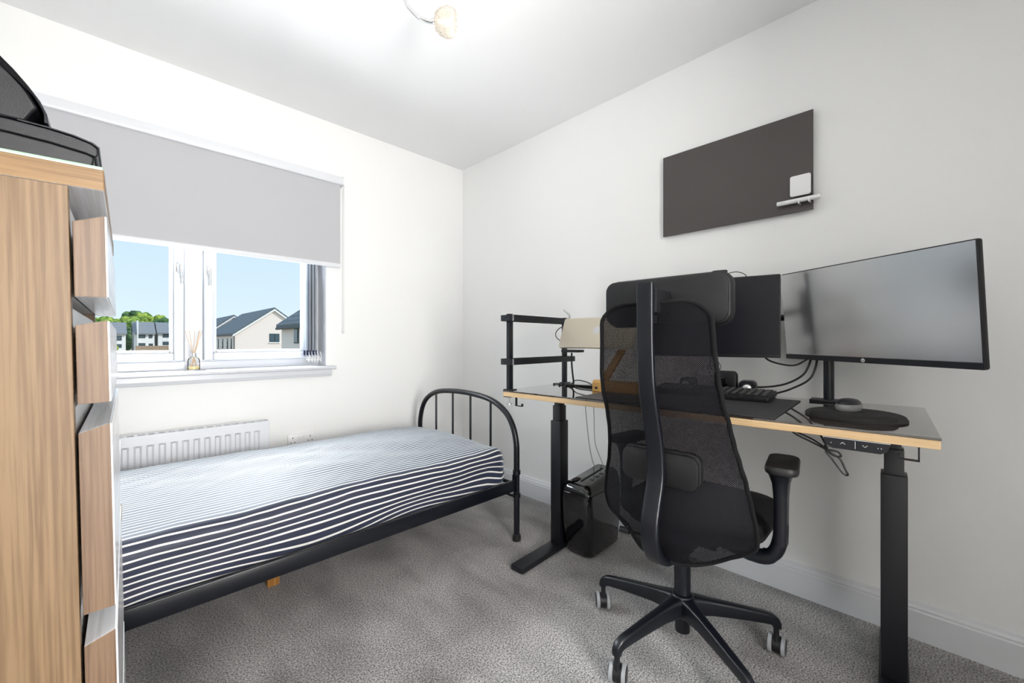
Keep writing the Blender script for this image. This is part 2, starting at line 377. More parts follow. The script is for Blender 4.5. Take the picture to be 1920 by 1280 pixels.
def handle(x, flip):
    b = BM(); loftp = []
    box(b, x-.011, x+.011, .094, .104, 1.395, 1.475, bev=.004)
    h = obj('window_handle', b, M_chrome, win)
    b = BM(); tube(b, smooth([(x, .096, 1.445), (x, .072, 1.447), (x+flip*.003, .066, 1.425), (x+flip*.010, .066, 1.37), (x+flip*.012, .070, 1.335)], 5), [.009]*6+[.0085]*10+[.0075]*5, 10)
    obj('lever', b, M_chrome, h)
handle(-1.760, 1); handle(-1.632, 0)
# reveal lining + sill
b = BM(); box(b, WX1-.006, WX1, .0, .12, .9, WZ1); box(b, WX0, WX0+.006, 0, .12, .9, WZ1); box(b, WX0, WX1, 0, .12, WZ1-.006, WZ1)
struct('trim_1', b, M_upvc, smooth_=False)
b = BM(); prism(b, [(.12, .869), (.12, .889), (-.052, .889), (-.060, .885), (-.062, .879), (-.060, .872), (-.052, .869)], lambda y, z: (-2.37, y, z), lambda y, z: (-1.018, y, z))
struct('trim_2', b, M_upvc)
b = BM(); prism(b, [(0, .869), (-.030, .869), (-.030, .845), (-.020, .828), (0, .824)], lambda y, z: (-2.36, y, z), lambda y, z: (-1.032, y, z))
struct('trim_3', b, M_gloss_white, smooth_=False)
b = BM(); box(b, -1.0675, -1.0641, .006, .018, 1.10, 1.145, bev=.001)
tag(obj('reveal_clip', b, mat('clip_grey', (.5, .52, .55), .4)), 'small grey plastic clip on the white reveal beside the slat stack', 'clip')

# ------------------------------------------------------------------ roller blind
rb = thing('roller_blind', 'light grey roller blind half lowered over the window', 'blind', (-1.72, -.035, 2.03))
L0, L1 = -.72, .748
obj('cassette', slab(L1-L0, .052, .018, .06, 'y', cx=(L0+L1)/2, cy=.002, off=-.03), M_gloss_white, rb)
obj('fabric', B(L0+.015, L1-.018, -.012, -.0105, -.515, -.02), M_blind, rb, smooth_=False)
b = BM(); prism(b, rrect(.010, .026, .004, 3, -.011, -.522), lambda y, z: (L0+.015, y, z), lambda y, z: (L1-.018, y, z))
obj('bottom_bar', b, M_gloss_white, rb)
obj('end_bracket', B(L1-.006, L1+.004, -.03, .034, -.026, .032, bev=.002), M_white, rb)
b = BM()
for dx, dy in ((0, -.006), (.0, .010)):
    z = -.01
    while z > -.93:
        bmesh.ops.create_icosphere(b, subdivisions=1, radius=.0021, matrix=Matrix.Translation((L1+.008, dy, z))); z -= .0075
for k in range(9):
    a = PI*k/8; bmesh.ops.create_icosphere(b, subdivisions=1, radius=.0021, matrix=Matrix.Translation((L1+.008, .002+.008*math.cos(a), -.93-.008*math.sin(a))))
obj('bead_chain', b, mat('chain_grey', (.55, .55, .55), .4), rb)

# vertical blind slats stacked at the right of the window
vb = thing('vertical_blind', 'grey vertical slat blind drawn into a stack at the window right side', 'blind', (0, 0, 0))
obj('head_rail', B(WX0+.03, WX1-.01, .03, .065, WZ1-.04, WZ1-.008, bev=.002), M_white, vb)
for k in range(5):
    x = -1.166 + k*.0170; a = math.radians(18)
    b = BM(); n = 6
    ring = []
    for side in (0, 1):
        pr_ = []
        for j in range(n+1):
            t = j/n-.5; yy = .058+t*.083; xx = x+t*.034+.006*math.cos(t*PI)*(1 if k % 2 else .6)+(0.0008 if side else 0)
            pr_.append((xx, yy))
        ring += pr_ if side == 0 else pr_[::-1]
    prism(b, ring, lambda p, q: (p, q, .985), lambda p, q: (p, q, WZ1-.045))
    s = obj('slat', b, M_slat, vb)
    b = BM(); prism(b, [(p+(0.0012 if i > n else -.0008), q) for i, (p, q) in enumerate(ring)], lambda p, q: (p, q, .955), lambda p, q: (p, q, .984))
    obj('slat_weight', b, M_navyw, s)
    b = BM(); tube(b, smooth([(x+.012, .02, .975), (x+.016, .012, .945), (x+.004, .012, .925), (x-.004, .014, .945)], 4), .0016, 6)
    tube(b, smooth([(x+.004, .013, .95), (x+.012, .010, .915), (x+.016, .013, .94)], 4), .0016, 6)
    obj('link_chain', b, M_white, s)

# reed diffuser on the sill
rd = thing('reed_diffuser', 'small glass reed diffuser with tan reeds on the white sill', 'diffuser', (-1.705, .035, .889))
obj('tray', B(-.046, .046, -.03, .03, .0, .004, bev=.0015), mat('mirror_tray', (.45, .45, .47), .15, metal=.6), rd)
b = BM(); lathe(b, [(.0, .0045), (.024, .0045), (.026, .008), (.026, .05), (.022, .062), (.011, .07), (.010, .085), (.012, .087), (.0, .087)], 20)
obj('bottle', b, M_bottle, rd)
b = BM(); lathe(b, [(0, .007), (.023, .007), (.0235, .022), (0, .022)], 20); obj('liquid', b, mat('diffuser_oil', (.75, .62, .30), .1), rd)
b = BM(); lathe(b, [(.0101, .072), (.0135, .072), (.0135, .09), (.0101, .09)], 20); obj('neck_collar', b, M_silver, rd)
for dx, dy in ((-.035, .008), (-.020, -.012), (.004, .012), (.022, -.006), (.035, .01), (.028, .014)):
    b = BM(); tube(b, [(-dx*.45, -dy*.4, .01), (dx, dy, .205)], .0013, 6); obj('reed', b, M_reed, rd)

# radiator
ra = thing('radiator', 'white panel radiator on the wall below the window', 'radiator', (-1.87, 0, .12))
rx0, rx1, rz1 = -.53, .475, .487
b = BM()
def radprof():
    pts = []; n = 22; w = (rx1-rx0-.06)/n; x = rx0+.03
    pts.append((rx0, -.092)); 
    for k in range(n):
        x = rx0+.03+k*w
        pts += [(x+w*.08, -.092), (x+w*.25, -.080), (x+w*.55, -.080), (x+w*.72, -.092)]
    pts.append((rx1, -.092)); pts += [(rx1, -.078), (rx0, -.078)]
    return pts
P0 = radprof(); flat = [(p[0], -.092 if p[1] < -.0785 else p[1]) for p in P0]
loft(b, [[(x, y, z) for x, y in pp] for z, pp in ((0, flat), (.03, flat), (.04, P0), (rz1-.055, P0), (rz1-.045, flat), (rz1-.012, flat))])
obj('front_panel', b, M_gloss_white, ra)
obj('rear_panel', B(rx0, rx1, -.035, -.028, 0, rz1-.012), M_gloss_white, ra, smooth_=False)
for x_ in (rx0-.0042, rx1+.0002): obj('end_cover', B(x_, x_+.004, -.094, -.026, 0, rz1, bev=.0015), M_gloss_white, ra)
b = BM(); box(b, rx0, rx1, -.094, -.084, rz1-.013, rz1); box(b, rx0, rx1, -.036, -.026, rz1-.013, rz1)
for k in range(26): box(b, rx0+.02+k*.037, rx0+.034+k*.037, -.084, -.036, rz1-.006, rz1-.002)
obj('top_grille', b, M_gloss_white, ra, smooth_=False)
for x_ in (rx0+.15, rx1-.19): obj('wall_bracket', B(x_, x_+.04, -.0278, 0, .05, .42), M_gloss_white, ra, smooth_=False)

# wall socket
so = thing('wall_socket', 'white double wall socket with two rocker switches by the radiator', 'socket', (-1.202, 0, .452))
obj('plate', slab(.147, .086, .006, .009, 'y', off=-.009), M_white, so)
for s in (-1, 1):
    obj('rocker_switch', B(s*.013-.0055, s*.013+.0055, -.0125, -.0088, .012, .030, bev=.0012), M_white, so)
    b = BM(); x = s*.048
    box(b, x-.002, x+.002, -.0095, -.0085, .017, .026); box(b, x-.014, x-.007, -.0095, -.0085, -.006, -.002); box(b, x+.007, x+.014, -.0095, -.0085, -.006, -.002)
    obj('pin_slots', b, M_plastic, so, smooth_=False)

# ------------------------------------------------------------------ bed
bed = thing('bed_frame', 'black tubular metal single bed frame beneath the window', 'bed', (-.496, -1.10, 0))
BW, BL = .93, 1.93
def bed_end(x, hgt, name):
    e_ = [(0, -.0, hgt-.30), (0, .003, hgt-.2265), (0, .027, hgt-.147), (0, .075, hgt-.083), (0, .16, hgt-.035), (0, .275, hgt-.010), (0, .465, hgt)]
    pts = [(x, y, z) for _, y, z in e_]; full = pts + [(x, BW-p[1], p[2]) for p in reversed(pts[:-1])]
    b = BM(); tube(b, smooth(full, 6), .0155, 14); hoop = obj(name, b, M_bedmetal, bed)
    for y in (.205, .384, .557, .737):
        zt = hgt-.012 if .25 < y < .7 else hgt-.028
        b = BM(); tube(b, [(x, y, .29), (x, y, zt)], .0065, 8); obj('spindle', b, M_bedmetal, bed)
    b = BM(); tube(b, [(x, 0, .29), (x, BW, .29)], .010, 8); tube(b, [(x, 0, .225), (x, BW, .225)], .007, 8); obj('cross_bar', b, M_bedmetal, bed)
    for y in (0, BW):
        b = BM(); tube(b, [(x, y, .02), (x, y, hgt-.29)], .0155, 14)
        for z0, z1, r in ((.225, .245, .0205), (.345, .365, .020)): lathe(b, [(.0155, z0-.003), (r, z0), (r, z1), (.0155, z1+.003)], 16, Matrix.Translation((x, y, 0)))
        p = obj('post', b, M_bedmetal, bed)
        b = BM(); lathe(b, [(0, 0), (.022, 0), (.023, .006), (.021, .03), (.0158, .034), (0, .034)], 16, Matrix.Translation((x, y, 0))); obj('foot_cap', b, M_rubber, p)
bed_end(0, .735, 'foot_hoop'); bed_end(-BL, .735, 'head_hoop')
for y in (-.008, BW-.008):
    obj('side_rail', B(-BL+.012, -.012, y, y+.016, .262, .318, bev=.002), M_bedmetal, bed)
    for x_ in (-.02, -BL+.006): obj('rail_bracket', B(x_, x_+.014, y-.004, y+.02, .258, .345), M_bedmetal, bed, smooth_=False)
b = BM()
for k in range(14): box(b, -.10-k*.134, -.04-k*.134, .01, BW-.01, .275, .288)
obj('slats', b, M_pine, bed, smooth_=False)
obj('centre_beam', B(-BL+.02, -.02, .44, .48, .25, .274), M_pine, bed, smooth_=False)
obj('wooden_leg', B(-1.045, -1.00, .437, .483, 0, .25, bev=.003), M_pine, bed)

# mattress in its striped sheet
def mattress():
    bm = BM(); uvl = bm.loops.layers.uv.new('UVMap')
    x0, x1 = -2.40, -.535; y0, y1 = -1.082, -.196; z0, z1 = .292, .487; NX = 150
    # cross-section from bottom near up and over to bottom far
    prof = []
    def arc(cy, cz, r, a0, a1, n, rz=None):
        for k in range(n+1):
            a = a0+(a1-a0)*k/n; prof.append((cy+r*math.cos(a), cz+(rz or r)*math.sin(a)))
    arc(y0+.05, z0+.035, .05, -PI/2, -PI, 6, .035)
    for k in range(1, 10): prof.append((y0, z0+.035+(z1-z0-.085)*k/10))
    arc(y0+.05, z1-.05, .05, PI, PI/2, 8)
    n = 56
    for k in range(1, n): prof.append((y0+.05+(y1-y0-.1)*k/n, z1))
    arc(y1-.05, z1-.05, .05, PI/2, 0, 8)
    for k in range(1, 8): prof.append((y1, z1-.05-(z1-z0-.085)*k/8))
    arc(y1-.05, z0+.035, .05, 0, -PI/2, 5, .035)
    s = [0]
    for a, c in zip(prof, prof[1:]): s.append(s[-1]+math.hypot(a[0]-c[0], a[1]-c[1]))
    yc, zc = (y0+y1)/2, (z0+z1)/2; rows = []
    R = .07
    xs = []
    for i in range(NX+1): xs.append(x0+R+(x1-x0-2*R)*i/NX)
    st = [(x0+R-R*math.sin(a), R*(1-math.cos(a))) for a in [PI/2*(10-k)/10 for k in range(10)]] + [(x, 0) for x in xs] + [(x1-R+R*math.sin(a), R*(1-math.cos(a))) for a in [PI/2*(k+1)/10 for k in range(10)]]
    for x, ins in st:
        row = []
        for (y, z), sv in zip(prof, s):
            fy = 1-ins/((y1-y0)/2); fz = 1-ins/((z1-z0)/2)
            Y_, Z_ = yc+(y-yc)*fy, zc+(z-zc)*fz
            top = max(0, min(1, (z-z0-.10)/.08)); crown = .012*(1-((y-yc)/((y1-y0)/2))**2)*top
            Z_ += crown
            nv = Vector((x*2.2, sv*4.5, .3)); w1 = noise.noise(nv)*.010
            # soft diagonal creases
            w2 = noise.noise(Vector((x*5+sv*6, sv*3-x*2, 2.1)))*.006; w3 = noise.noise(Vector((x*14-sv*9, sv*11, 5.0)))*.0022
            d = (w1+w2+w3)*top
            side = 1-top
            Z_ += d; Y_ += (-1 if y < yc else 1)*side*(noise.noise(Vector((x*3, z*9, 1)))*.008)
            if x > x1-.12 and side > .3:                     # bunched corner
                k = (x-(x1-.12))/.12; Y_ += .006*k*math.sin(sv*230+x*40)
                
            low = max(0, 1-(z-z0)/.10) if y < yc else 0
            uvs = sv + noise.noise(Vector((x*2.1, 0, 9)))*.012*(1+2.0*low) + noise.noise(Vector((x*6, sv*8, 4)))*.004 + low*.030*math.sin(x*7.5)
            if y < yc and x > x1-.15: uvs += .35*max(0, x-(x1-.15))**1.3*side
            row.append((bm.verts.new((x, Y_, Z_)), uvs, x))
        rows.append(row)
    def face(q):
        f = bm.faces.new([a[0] for a in q])
        for l, a in zip(f.loops, q): l[uvl].uv = (a[2], a[1])
    for a, c in zip(rows, rows[1:]):
        for k in range(len(prof)-1): face((a[k], a[k+1], c[k+1], c[k]))
        face((a[-1], a[0], c[0], c[-1]))
    for r_ in (rows[0], rows[-1]): face(r_)
    return bm
tag(obj('mattress', mattress(), M_stripe), 'single mattress in a navy and white striped sheet on the black bed frame', 'mattress')

# ------------------------------------------------------------------ chest of drawers (oak) and what stands on it
TILT = math.radians(-1.1); CY = math.radians(-1.4)
def yaw_tilt(loc_top, h):
    """origin on the floor so that the top front corner stays where it was measured"""
    m = Matrix.Rotation(CY, 4, 'Z') @ Matrix.Rotation(TILT, 4, 'Y')
    o = Vector(loc_top) - m.to_3x3() @ Vector((0, 0, h)); return (o.x, o.y, 0), m.to_euler()
HC = 1.2665
cl, ce = yaw_tilt((-2.0265, -1.843, 1.2665), HC)
ch = thing('chest_of_drawers', 'tall oak chest of drawers with thick angled drawer fronts, nearest the camera', 'chest of drawers', cl, ce)
CW, CDp = .575, .455
pale_faces(obj('top', B(-CDp, 0, 0, CW, HC-.0275, HC, bev=.0012), M_oak_h, ch, smooth_=False), True)
for y in (0.0, CW-.022): obj('side_panel', B(-CDp+.004, -.0335, y, y+.022, 0.0, HC-.028, bev=.0008), M_oak_v, ch, smooth_=False)
b = BM(); box(b, -CDp+.004, -CDp+.012, .022, CW-.022, .05, HC-.028); box(b, -CDp+.012, -.05, .022, CW-.022, .05, .068)
obj('back_panel', b, M_white, ch, smooth_=False)
gaps = [(1.097, 1.194, 1.206), (.957, 1.0600, 1.0665), (.681, .919, .929), (.405, .640, .650), (.125, .363, .373)]
for k, (z0, zr, zf) in enumerate(gaps):
    b = BM(); prism(b, [(-.0305, z0), (-.0005, z0), (-.0005, zf), (-.0305, zr)], lambda x, z: (x, .0005, z), lambda x, z: (x, CW-.0005, z))
    d = obj('drawer_front', b, M_oak_d, ch, smooth_=False, bevel=.0008); pale_faces(d)
    obj('front_face', B(-.0005, .0012, .002, CW-.002, z0+.001, zf-.001), M_palewood, d, smooth_=False)
    obj('drawer_box', B(-CDp+.03, -.036, .024, CW-.024, z0+.004, zf+.018), M_white, d, smooth_=False)
obj('plinth', B(-CDp+.03, -.04, .022, CW-.022, 0, .10), M_oak_h, ch, smooth_=False)

gm = obj('glass_mat', B(-.44, -.001, .002, .50, 0, .0045, bev=.001), M_glasse)
gm.location = (cl[0], cl[1], 0); m4 = Matrix.Translation(cl) @ ce.to_matrix().to_4x4()
def on_chest(o, off):
    p = m4 @ Vector(off); o.location = p; o.rotation_euler = ce
on_chest(gm, (0, 0, HC+.0002)); tag(gm, 'thin pale green glass sheet under the printer on the oak chest', 'glass sheet')
# printer
pt = thing('printer', 'black inkjet printer with curved lid on top of the oak chest', 'printer')
on_chest(pt, (0, .036, HC+.0052))
PW = .42
def extr(poly, y0, y1, r=.006):
    b = BM(); prism(b, poly, lambda x, z: (x, y0, z), lambda x, z: (x, y1, z)); return b
lower = [(-.40, .002), (-.020, .002), (-.012, .010), (-.0085, .018), (-.0080, .026), (-.011, .030), (-.40, .030)]
obj('base', extr([(-.40, .0), (-.018, .0), (-.013, .006), (-.0105, .014), (-.0100, .020), (-.016, .0235), (-.050, .0285), (-.085, .0310), (-.40, .033)], 0, PW), M_printer, pt, bevel=.002)
obj('paper_tray_cover', extr([(-.40, .0335), (-.085, .0318), (-.050, .0293), (-.018, .0245), (-.0085, .0215), (-.006, .026), (-.0065, .034), (-.012, .0385), (-.030, .0435), (-.052, .0465), (-.075, .048), (-.40, .050)], 0, PW), M_printer, pt, bevel=.0015)
obj('tray_trim', extr([(-.078, .0485), (-.052, .0472), (-.030, .0443), (-.012, .0392), (-.0058, .0345), (-.0045, .036), (-.0105, .0405), (-.029, .0458), (-.052, .0488), (-.078, .0502)], -.001, PW+.001), M_satin, pt)
obj('body', extr([(-.40, .0505), (-.095, .0505), (-.072, .0505), (-.064, .066), (-.0600, .070), (-.068, .088), (-.080, .106), (-.095, .124), (-.108, .136), (-.128, .150), (-.155, .160), (-.20, .166), (-.40, .168)], .002, PW-.002), M_printer, pt, bevel=.003)
arcp = [(-.0515, .052), (-.0525, .064), (-.058, .079), (-.068, .0955), (-.080, .112), (-.094, .128), (-.1105, .143), (-.130, .157), (-.157, .168), (-.20, .174), (-.40, .176)]
inn = [(-.40, .1695), (-.20, .1675), (-.1555, .1615), (-.128, .1515), (-.1075, .1375), (-.093, .1245), (-.0785, .1065), (-.0665, .0890), (-.0575, .0705), (-.0555, .064), (-.0555, .052)]
obj('lid', extr(arcp+inn, -.002, PW+.002), M_satin, pt, bevel=.0012)
b = BM(); lathe(b, [(0, 0), (.036, 0), (.036, .0022), (.034, .003), (0, .003)], 32, Matrix.Translation((-.133, .0005, .100)) @ Matrix.Rotation(PI/2, 4, 'X'))
obj('side_cap', b, M_printer, pt)

# slim white unit between the chest and the bed
l2, e2 = yaw_tilt((-2.004, -1.258, .781), .781)
wu = thing('slim_cabinet', 'slim white storage cabinet between the oak chest and the bed', 'cabinet', l2, e2)
obj('body', B(-.33, -.018, 0, .112, 0, .765, bev=.001), M_gloss_white, wu, smooth_=False)
obj('top', B(-.335, .004, -.003, .116, .766, .781, bev=.002), M_gloss_white, wu, smooth_=False)
obj('upper_door', B(-.0175, 0, .001, .111, .62, .762, bev=.001), M_gloss_white, wu, smooth_=False)
obj('lower_door', B(-.0175, 0, .001, .111, .03, .605, bev=.001), M_gloss_white, wu, smooth_=False)
obj('pull', B(-.016, .003, .004, .108, .606, .6185, bev=.001), M_oak_h, wu, smooth_=False)

# ------------------------------------------------------------------ desk
DY = .052; DO = Vector((-.650, -2.635, 0)); DZ = .814
DM = Matrix.Translation(DO) @ Matrix.Rotation(DY, 4, 'Z')
def desk_pt(u, v, z=DZ): return tuple(DM @ Vector((u, v, z)))
dk = thing('standing_desk', 'height adjustable desk with dark glass top and pale wood edge along the wall', 'desk', tuple(DO), (0, 0, DY))
obj('wood_top', B(0, .6, 0, 1.4, DZ-.027, DZ-.0065, bev=.001), M_edge, dk, smooth_=False)
obj('glass_surface', B(-.001, .601, -.001, 1.401, DZ-.006, DZ, bev=.001), M_desktop, dk, smooth_=False)
obj('under_frame', B(.27, .39, .05, 1.38, DZ-.062, DZ-.0275), M_black, dk, smooth_=False)
LEGV = (.078, 1.322); LU = .332
for v in LEGV:
    obj('leg_inner', B(LU-.0215, LU+.0215, v-.017, v+.017, .62, DZ-.0277, bev=.003), M_black, dk)
    obj('leg_middle', B(LU-.027, LU+.027, v-.0225, v+.0225, .50, .716, bev=.003), M_black, dk)
    lo = obj('leg_outer', B(LU-.0345, LU+.0345, v-.030, v+.030, .028, .640, bev=.003), M_black, dk)
    obj('foot', B(.005, .585, v-.035, v+.035, .004, .028, bev=.003), M_black, dk)
# hand control under the front edge
cp = thing('desk_control_panel', 'black desk height control with white arrows under the right front edge', 'control panel', desk_pt(0, .153, DZ-.0275), (0, 0, DY))
b = BM(); prism(b, [(.066, 0), (.064, -.012), (.054, -.026), (.045, -.029), (-.048, -.029), (-.060, -.023), (-.066, -.008), (-.066, 0)], lambda y, z: (.002, y, z), lambda y, z: (.060, y, z))
obj('housing', b, M_satin, cp)
b = BM(); box(b, .0005, .0019, -.0005, .0005, -.024, -.005)
tube(b, [(.001, .030, -.016), (.001, .025, -.011), (.001, .020, -.016)], .0007, 6); tube(b, [(.001, -.014, -.012), (.001, -.019, -.017), (.001, -.024, -.012)], .0007, 6)
for y in (.049, -.044, -.050): lathe(b, [(0, 0), (.0012, 0), (.0012, .001), (0, .001)], 8, Matrix.Translation((.0005, y, -.015)) @ Matrix.Rotation(PI/2, 4, 'Y'))
obj('button_marks', b, M_mark, cp, smooth_=False)
b = BM(); box(b, .000, .062, -.067, .067, -.0022, 0); obj('mounting_strip', b, M_silver, cp, smooth_=False)

def cable(name, label, pts, r, m, cat='cable', group=None, n=10, closed=False):
    p = smooth(pts, n, closed)
    if closed: p.append(p[0])
    return tag(obj(name, tube(BM(), p, r, 8), m), label, cat, group)
cx0 = lambda u, v, z: desk_pt(u, v, z)
cable('coiled_cable', 'looped black cable bundle hanging beside the desk height control', [cx0(0.05, 0.231, 0.782), cx0(0.04, 0.222, 0.767), cx0(0.04, 0.214, 0.746), cx0(0.04, 0.249, 0.767), cx0(0.04, 0.291, 0.783), cx0(0.045, 0.285, 0.773), cx0(0.04, 0.231, 0.750), cx0(0.04, 0.204, 0.735), cx0(0.045, 0.186, 0.720), cx0(0.04, 0.174, 0.695), cx0(0.045, 0.170, 0.682), cx0(0.045, 0.180, 0.684), cx0(0.04, 0.201, 0.716), cx0(0.035, 0.216, 0.741), cx0(0.04, 0.192, 0.741), cx0(0.04, 0.184, 0.730), cx0(0.04, 0.201, 0.730), cx0(0.042, 0.219, 0.750), cx0(0.05, 0.198, 0.775)], .0024, M_rubber)
def hook(u, v, name, label, fwd):
    h = thing(name, label, 'hook', desk_pt(u, v, DZ-.0273), (0, 0, DY))
    b = BM(); box(b, -.012, .012, -.010, .010, -.003, 0); obj('mounting_plate', b, M_black, h, smooth_=False)
    b = BM(); box(b, -.006, .006, -.0015, .0015, -.0430, -.003)
    sg = fwd; box(b, -.006, .006, min(0, sg*.036), max(0, sg*.036), -.0430, -.0400); box(b, -.006, .006, min(sg*.034, sg*.037), max(sg*.034, sg*.037), -.0430, -.030)
    obj('hook_arm', b, M_black, h, smooth_=False)
hook(.03, 1.345, 'desk_hook', 'small black hook under the left end of the desk by the bed', -1)
hook(.045, .035, 'desk_hook', 'black headset hook under the right end of the desk', 1)

# clamp-on two tier rack at the left end
rk = thing('desk_rack', 'black two tier metal rack clamped to the left end of the desk', 'rack', desk_pt(0, 0, DZ), (0, 0, DY))
PN, PF = (.028, 1.384), (.470, 1.388)
for (u, v), h in ((PN, .352), (PF, .352)):
    obj('post', B(u-.0125, u+.0125, v-.010, v+.010, .003, h, bev=.0015), M_satin, rk)
    obj('clamp_plate', B(u-.025, u+.025, v-.022, v+.014, 0.0005, .004), M_black, rk, smooth_=False)
def hoop(z0, z1):
    b = BM(); out = rrect(.510, .085, .018, 5, .248, 1.376); inn_ = rrect(.502, .077, .014, 5, .248, 1.376)
    R = [[b.verts.new((x, y, z)) for x, y in p] for p, z in ((out, z0), (out, z1), (inn_, z1), (inn_, z0))]; n = len(out)
    for a, c in zip(R, R[1:]+R[:1]):
        for k in range(n): b.faces.new((a[k], a[(k+1) % n], c[(k+1) % n], c[k]))
    return b
obj('upper_rail', hoop(.318, .345), M_satin, rk); obj('lower_rail', hoop(.118, .145), M_satin, rk)
b = BM(); tube(b, [(PN[0], PN[1]+.004, -.060), (PN[0], PN[1]+.004, -.031)], .0035, 8); lathe(b, [(0, 0), (.013, 0), (.013, .006), (0, .006)], 16, Matrix.Translation((PN[0], PN[1]+.004, -.068)))
obj('clamp_screw', b, M_silver, rk)
b = BM(); box(b, PN[0]-.02, PN[0]+.02, PN[1]-.02, PN[1]+.016, -.032, -.0285); box(b, PN[0]-.02, PN[0]+.02, 1.4025, 1.406, -.032, .004); obj('clamp_jaw', b, M_black, rk, smooth_=False)
b = BM(); tube(b, smooth([(.480, 1.366, .345), (.480, 1.362, .365), (.476, 1.374, .380), (.470, 1.394, .396)], 6), [.006]*13+[.0045]*6, 10)
obj('hook_pin', b, M_silver, rk)

# laptop on a wooden stand
ls = thing('laptop_stand', 'varnished wooden laptop stand with cable port behind the chair back', 'stand', desk_pt(.26, 1.02, DZ), (0, 0, DY))
b = BM(); prism(b, [(-.02, 0), (.055, 0), (.055, .044), (.030, .052), (-.01, .052), (-.02, .040)], lambda x, z: (x, -.16, z), lambda x, z: (x, .055, z)); obj('base_block', b, M_brass, ls, bevel=.002)
obj('port', B(-.0212, -.0195, .028, .040, .012, .022), M_plastic, ls, smooth_=False)
b = BM(); prism(b, [(.030, .0525), (-.006, .0525), (-.090, .188), (-.060, .188)], lambda y, z: (.004, y, z), lambda y, z: (.030, y, z)); obj('upright', b, M_brass, ls, bevel=.002)
lp = thing('laptop', 'closed champagne laptop leaning on the wooden stand behind the chair', 'laptop', desk_pt(.235, .875, 1.008), (0, -math.radians(68), DY))
obj('base', slab(.150, .38, .010, .009, 'z', cx=.075, cy=.19, off=-.0095), M_champ, lp)
obj('lid', slab(.150, .38, .010, .006, 'z', cx=.075, cy=.19, off=.0), M_champ, lp)
b = BM(); T = Matrix.Translation((.085, .19, .0062)); lathe(b, [(.014, 0), (.018, 0), (.018, .0004), (.014, .0004)], 24, T); obj('lid_badge', b, M_silver, lp)
hb = obj('usb_hub', B(-.03, .03, -.03, .06, -.012, 0, bev=.002), M_plastic); hb.location = desk_pt(.262, 1.180, .999); hb.rotation_euler = (0, 0, DY)
tag(hb, 'small black hub under the left end of the laptop', 'hub')
cable('hub_cable', 'thick black cable dropping from the hub to the desk beside the rack', [cx0(.27, 1.205, .984), cx0(.27, 1.205, .93), cx0(.28, 1.205, .87), cx0(.30, 1.215, .840), cx0(.34, 1.25, .826), cx0(.40, 1.33, .822), cx0(.385, 1.36, .820), cx0(.345, 1.33, .820)], .0042, M_rubber)
cable('laptop_cable', 'thin black cable curving out of the laptop left side', [cx0(.275, 1.252, 1.105), cx0(.275, 1.275, 1.105), cx0(.275, 1.300, 1.085), cx0(.275, 1.300, 1.060), cx0(.27, 1.262, 1.035)], .0022, M_rubber)
cable('stand_cable', 'black cable arching from the cable coil to the wooden stand', [cx0(.38, 1.28, .824), cx0(.36, 1.24, .845), cx0(.31, 1.15, .846), cx0(.262, 1.078, .835)], .0026, M_rubber)
ph = obj('phone', slab(.075, .155, .010, .008, 'z'), M_glossb); ph.location = desk_pt(.40, 1.235, DZ+.0005); ph.rotation_euler = (0, 0, DY+.25); tag(ph, 'flat black phone lying on the desk by the coiled cable', 'phone')
cable('charging_cable', 'black cable coiled flat on the desk in front of the phone', [cx0(.34, 1.36, .8175), cx0(.37, 1.385, .8175), cx0(.40, 1.35, .8175), cx0(.37, 1.27, .8175), cx0(.31, 1.20, .8175), cx0(.29, 1.16, .8175), cx0(.285, 1.10, .8175)], .0028, M_rubber)

# desk mat, keyboard
dm = obj('desk_mat', slab(.49, .68, .006, .003, 'z', cx=.2505, cy=.672), M_mat); dm.location = desk_pt(0, 0, DZ+.0004); dm.rotation_euler = (0, 0, DY)
tag(dm, 'large dark grey desk mat under the keyboard', 'desk mat')
kb = thing('keyboard', 'black full size keyboard with white legends on the desk mat', 'keyboard', desk_pt(.335, .405, DZ+.0036), (0, -math.radians(5), DY))
obj('case', slab(.150, .445, .008, .018, 'z', cx=.075, cy=.2225, bev=.003), M_plastic, kb)
kb0 = None; legb = None; cnt = 0
for r in range(6):
    for c in range(17):
        if r == 0 and 4 < c < 10: continue
        bmk = None
        if kb0 is None:
            b = BM(); loft(b, [[(x, y, 0) for x, y in rrect(.0185, .0215, .002, 2)], [(x, y, .0045) for x, y in rrect(.0185, .0215, .002, 2)], [(x, y, .006) for x, y in rrect(.0145, .017, .002, 2)]])
            kb0 = obj('key', b, M_key, kb); k_ = kb0
            b = BM(); box(b, .001, .004, -.0035, .0005, .0061, .0063); lg = obj('legend', b, M_mark, kb0, smooth_=False)
        else:
            k_ = kb0.copy(); COL.objects.link(k_); k_.parent = kb
            l_ = lg.copy(); COL.objects.link(l_); l_.parent = k_
        k_.location = (.020+r*.0215, .022+c*.0250, .0182)
    if r == 0:
        b = BM(); loft(b, [[(x, y, z) for x, y in rrect(.0185-d, .121-d, .002, 2)] for z, d in ((0, 0), (.0045, 0), (.006, .003))]); obj('space_bar', b, M_key, kb, loc=(.020, .022+7*.0250, .0182))
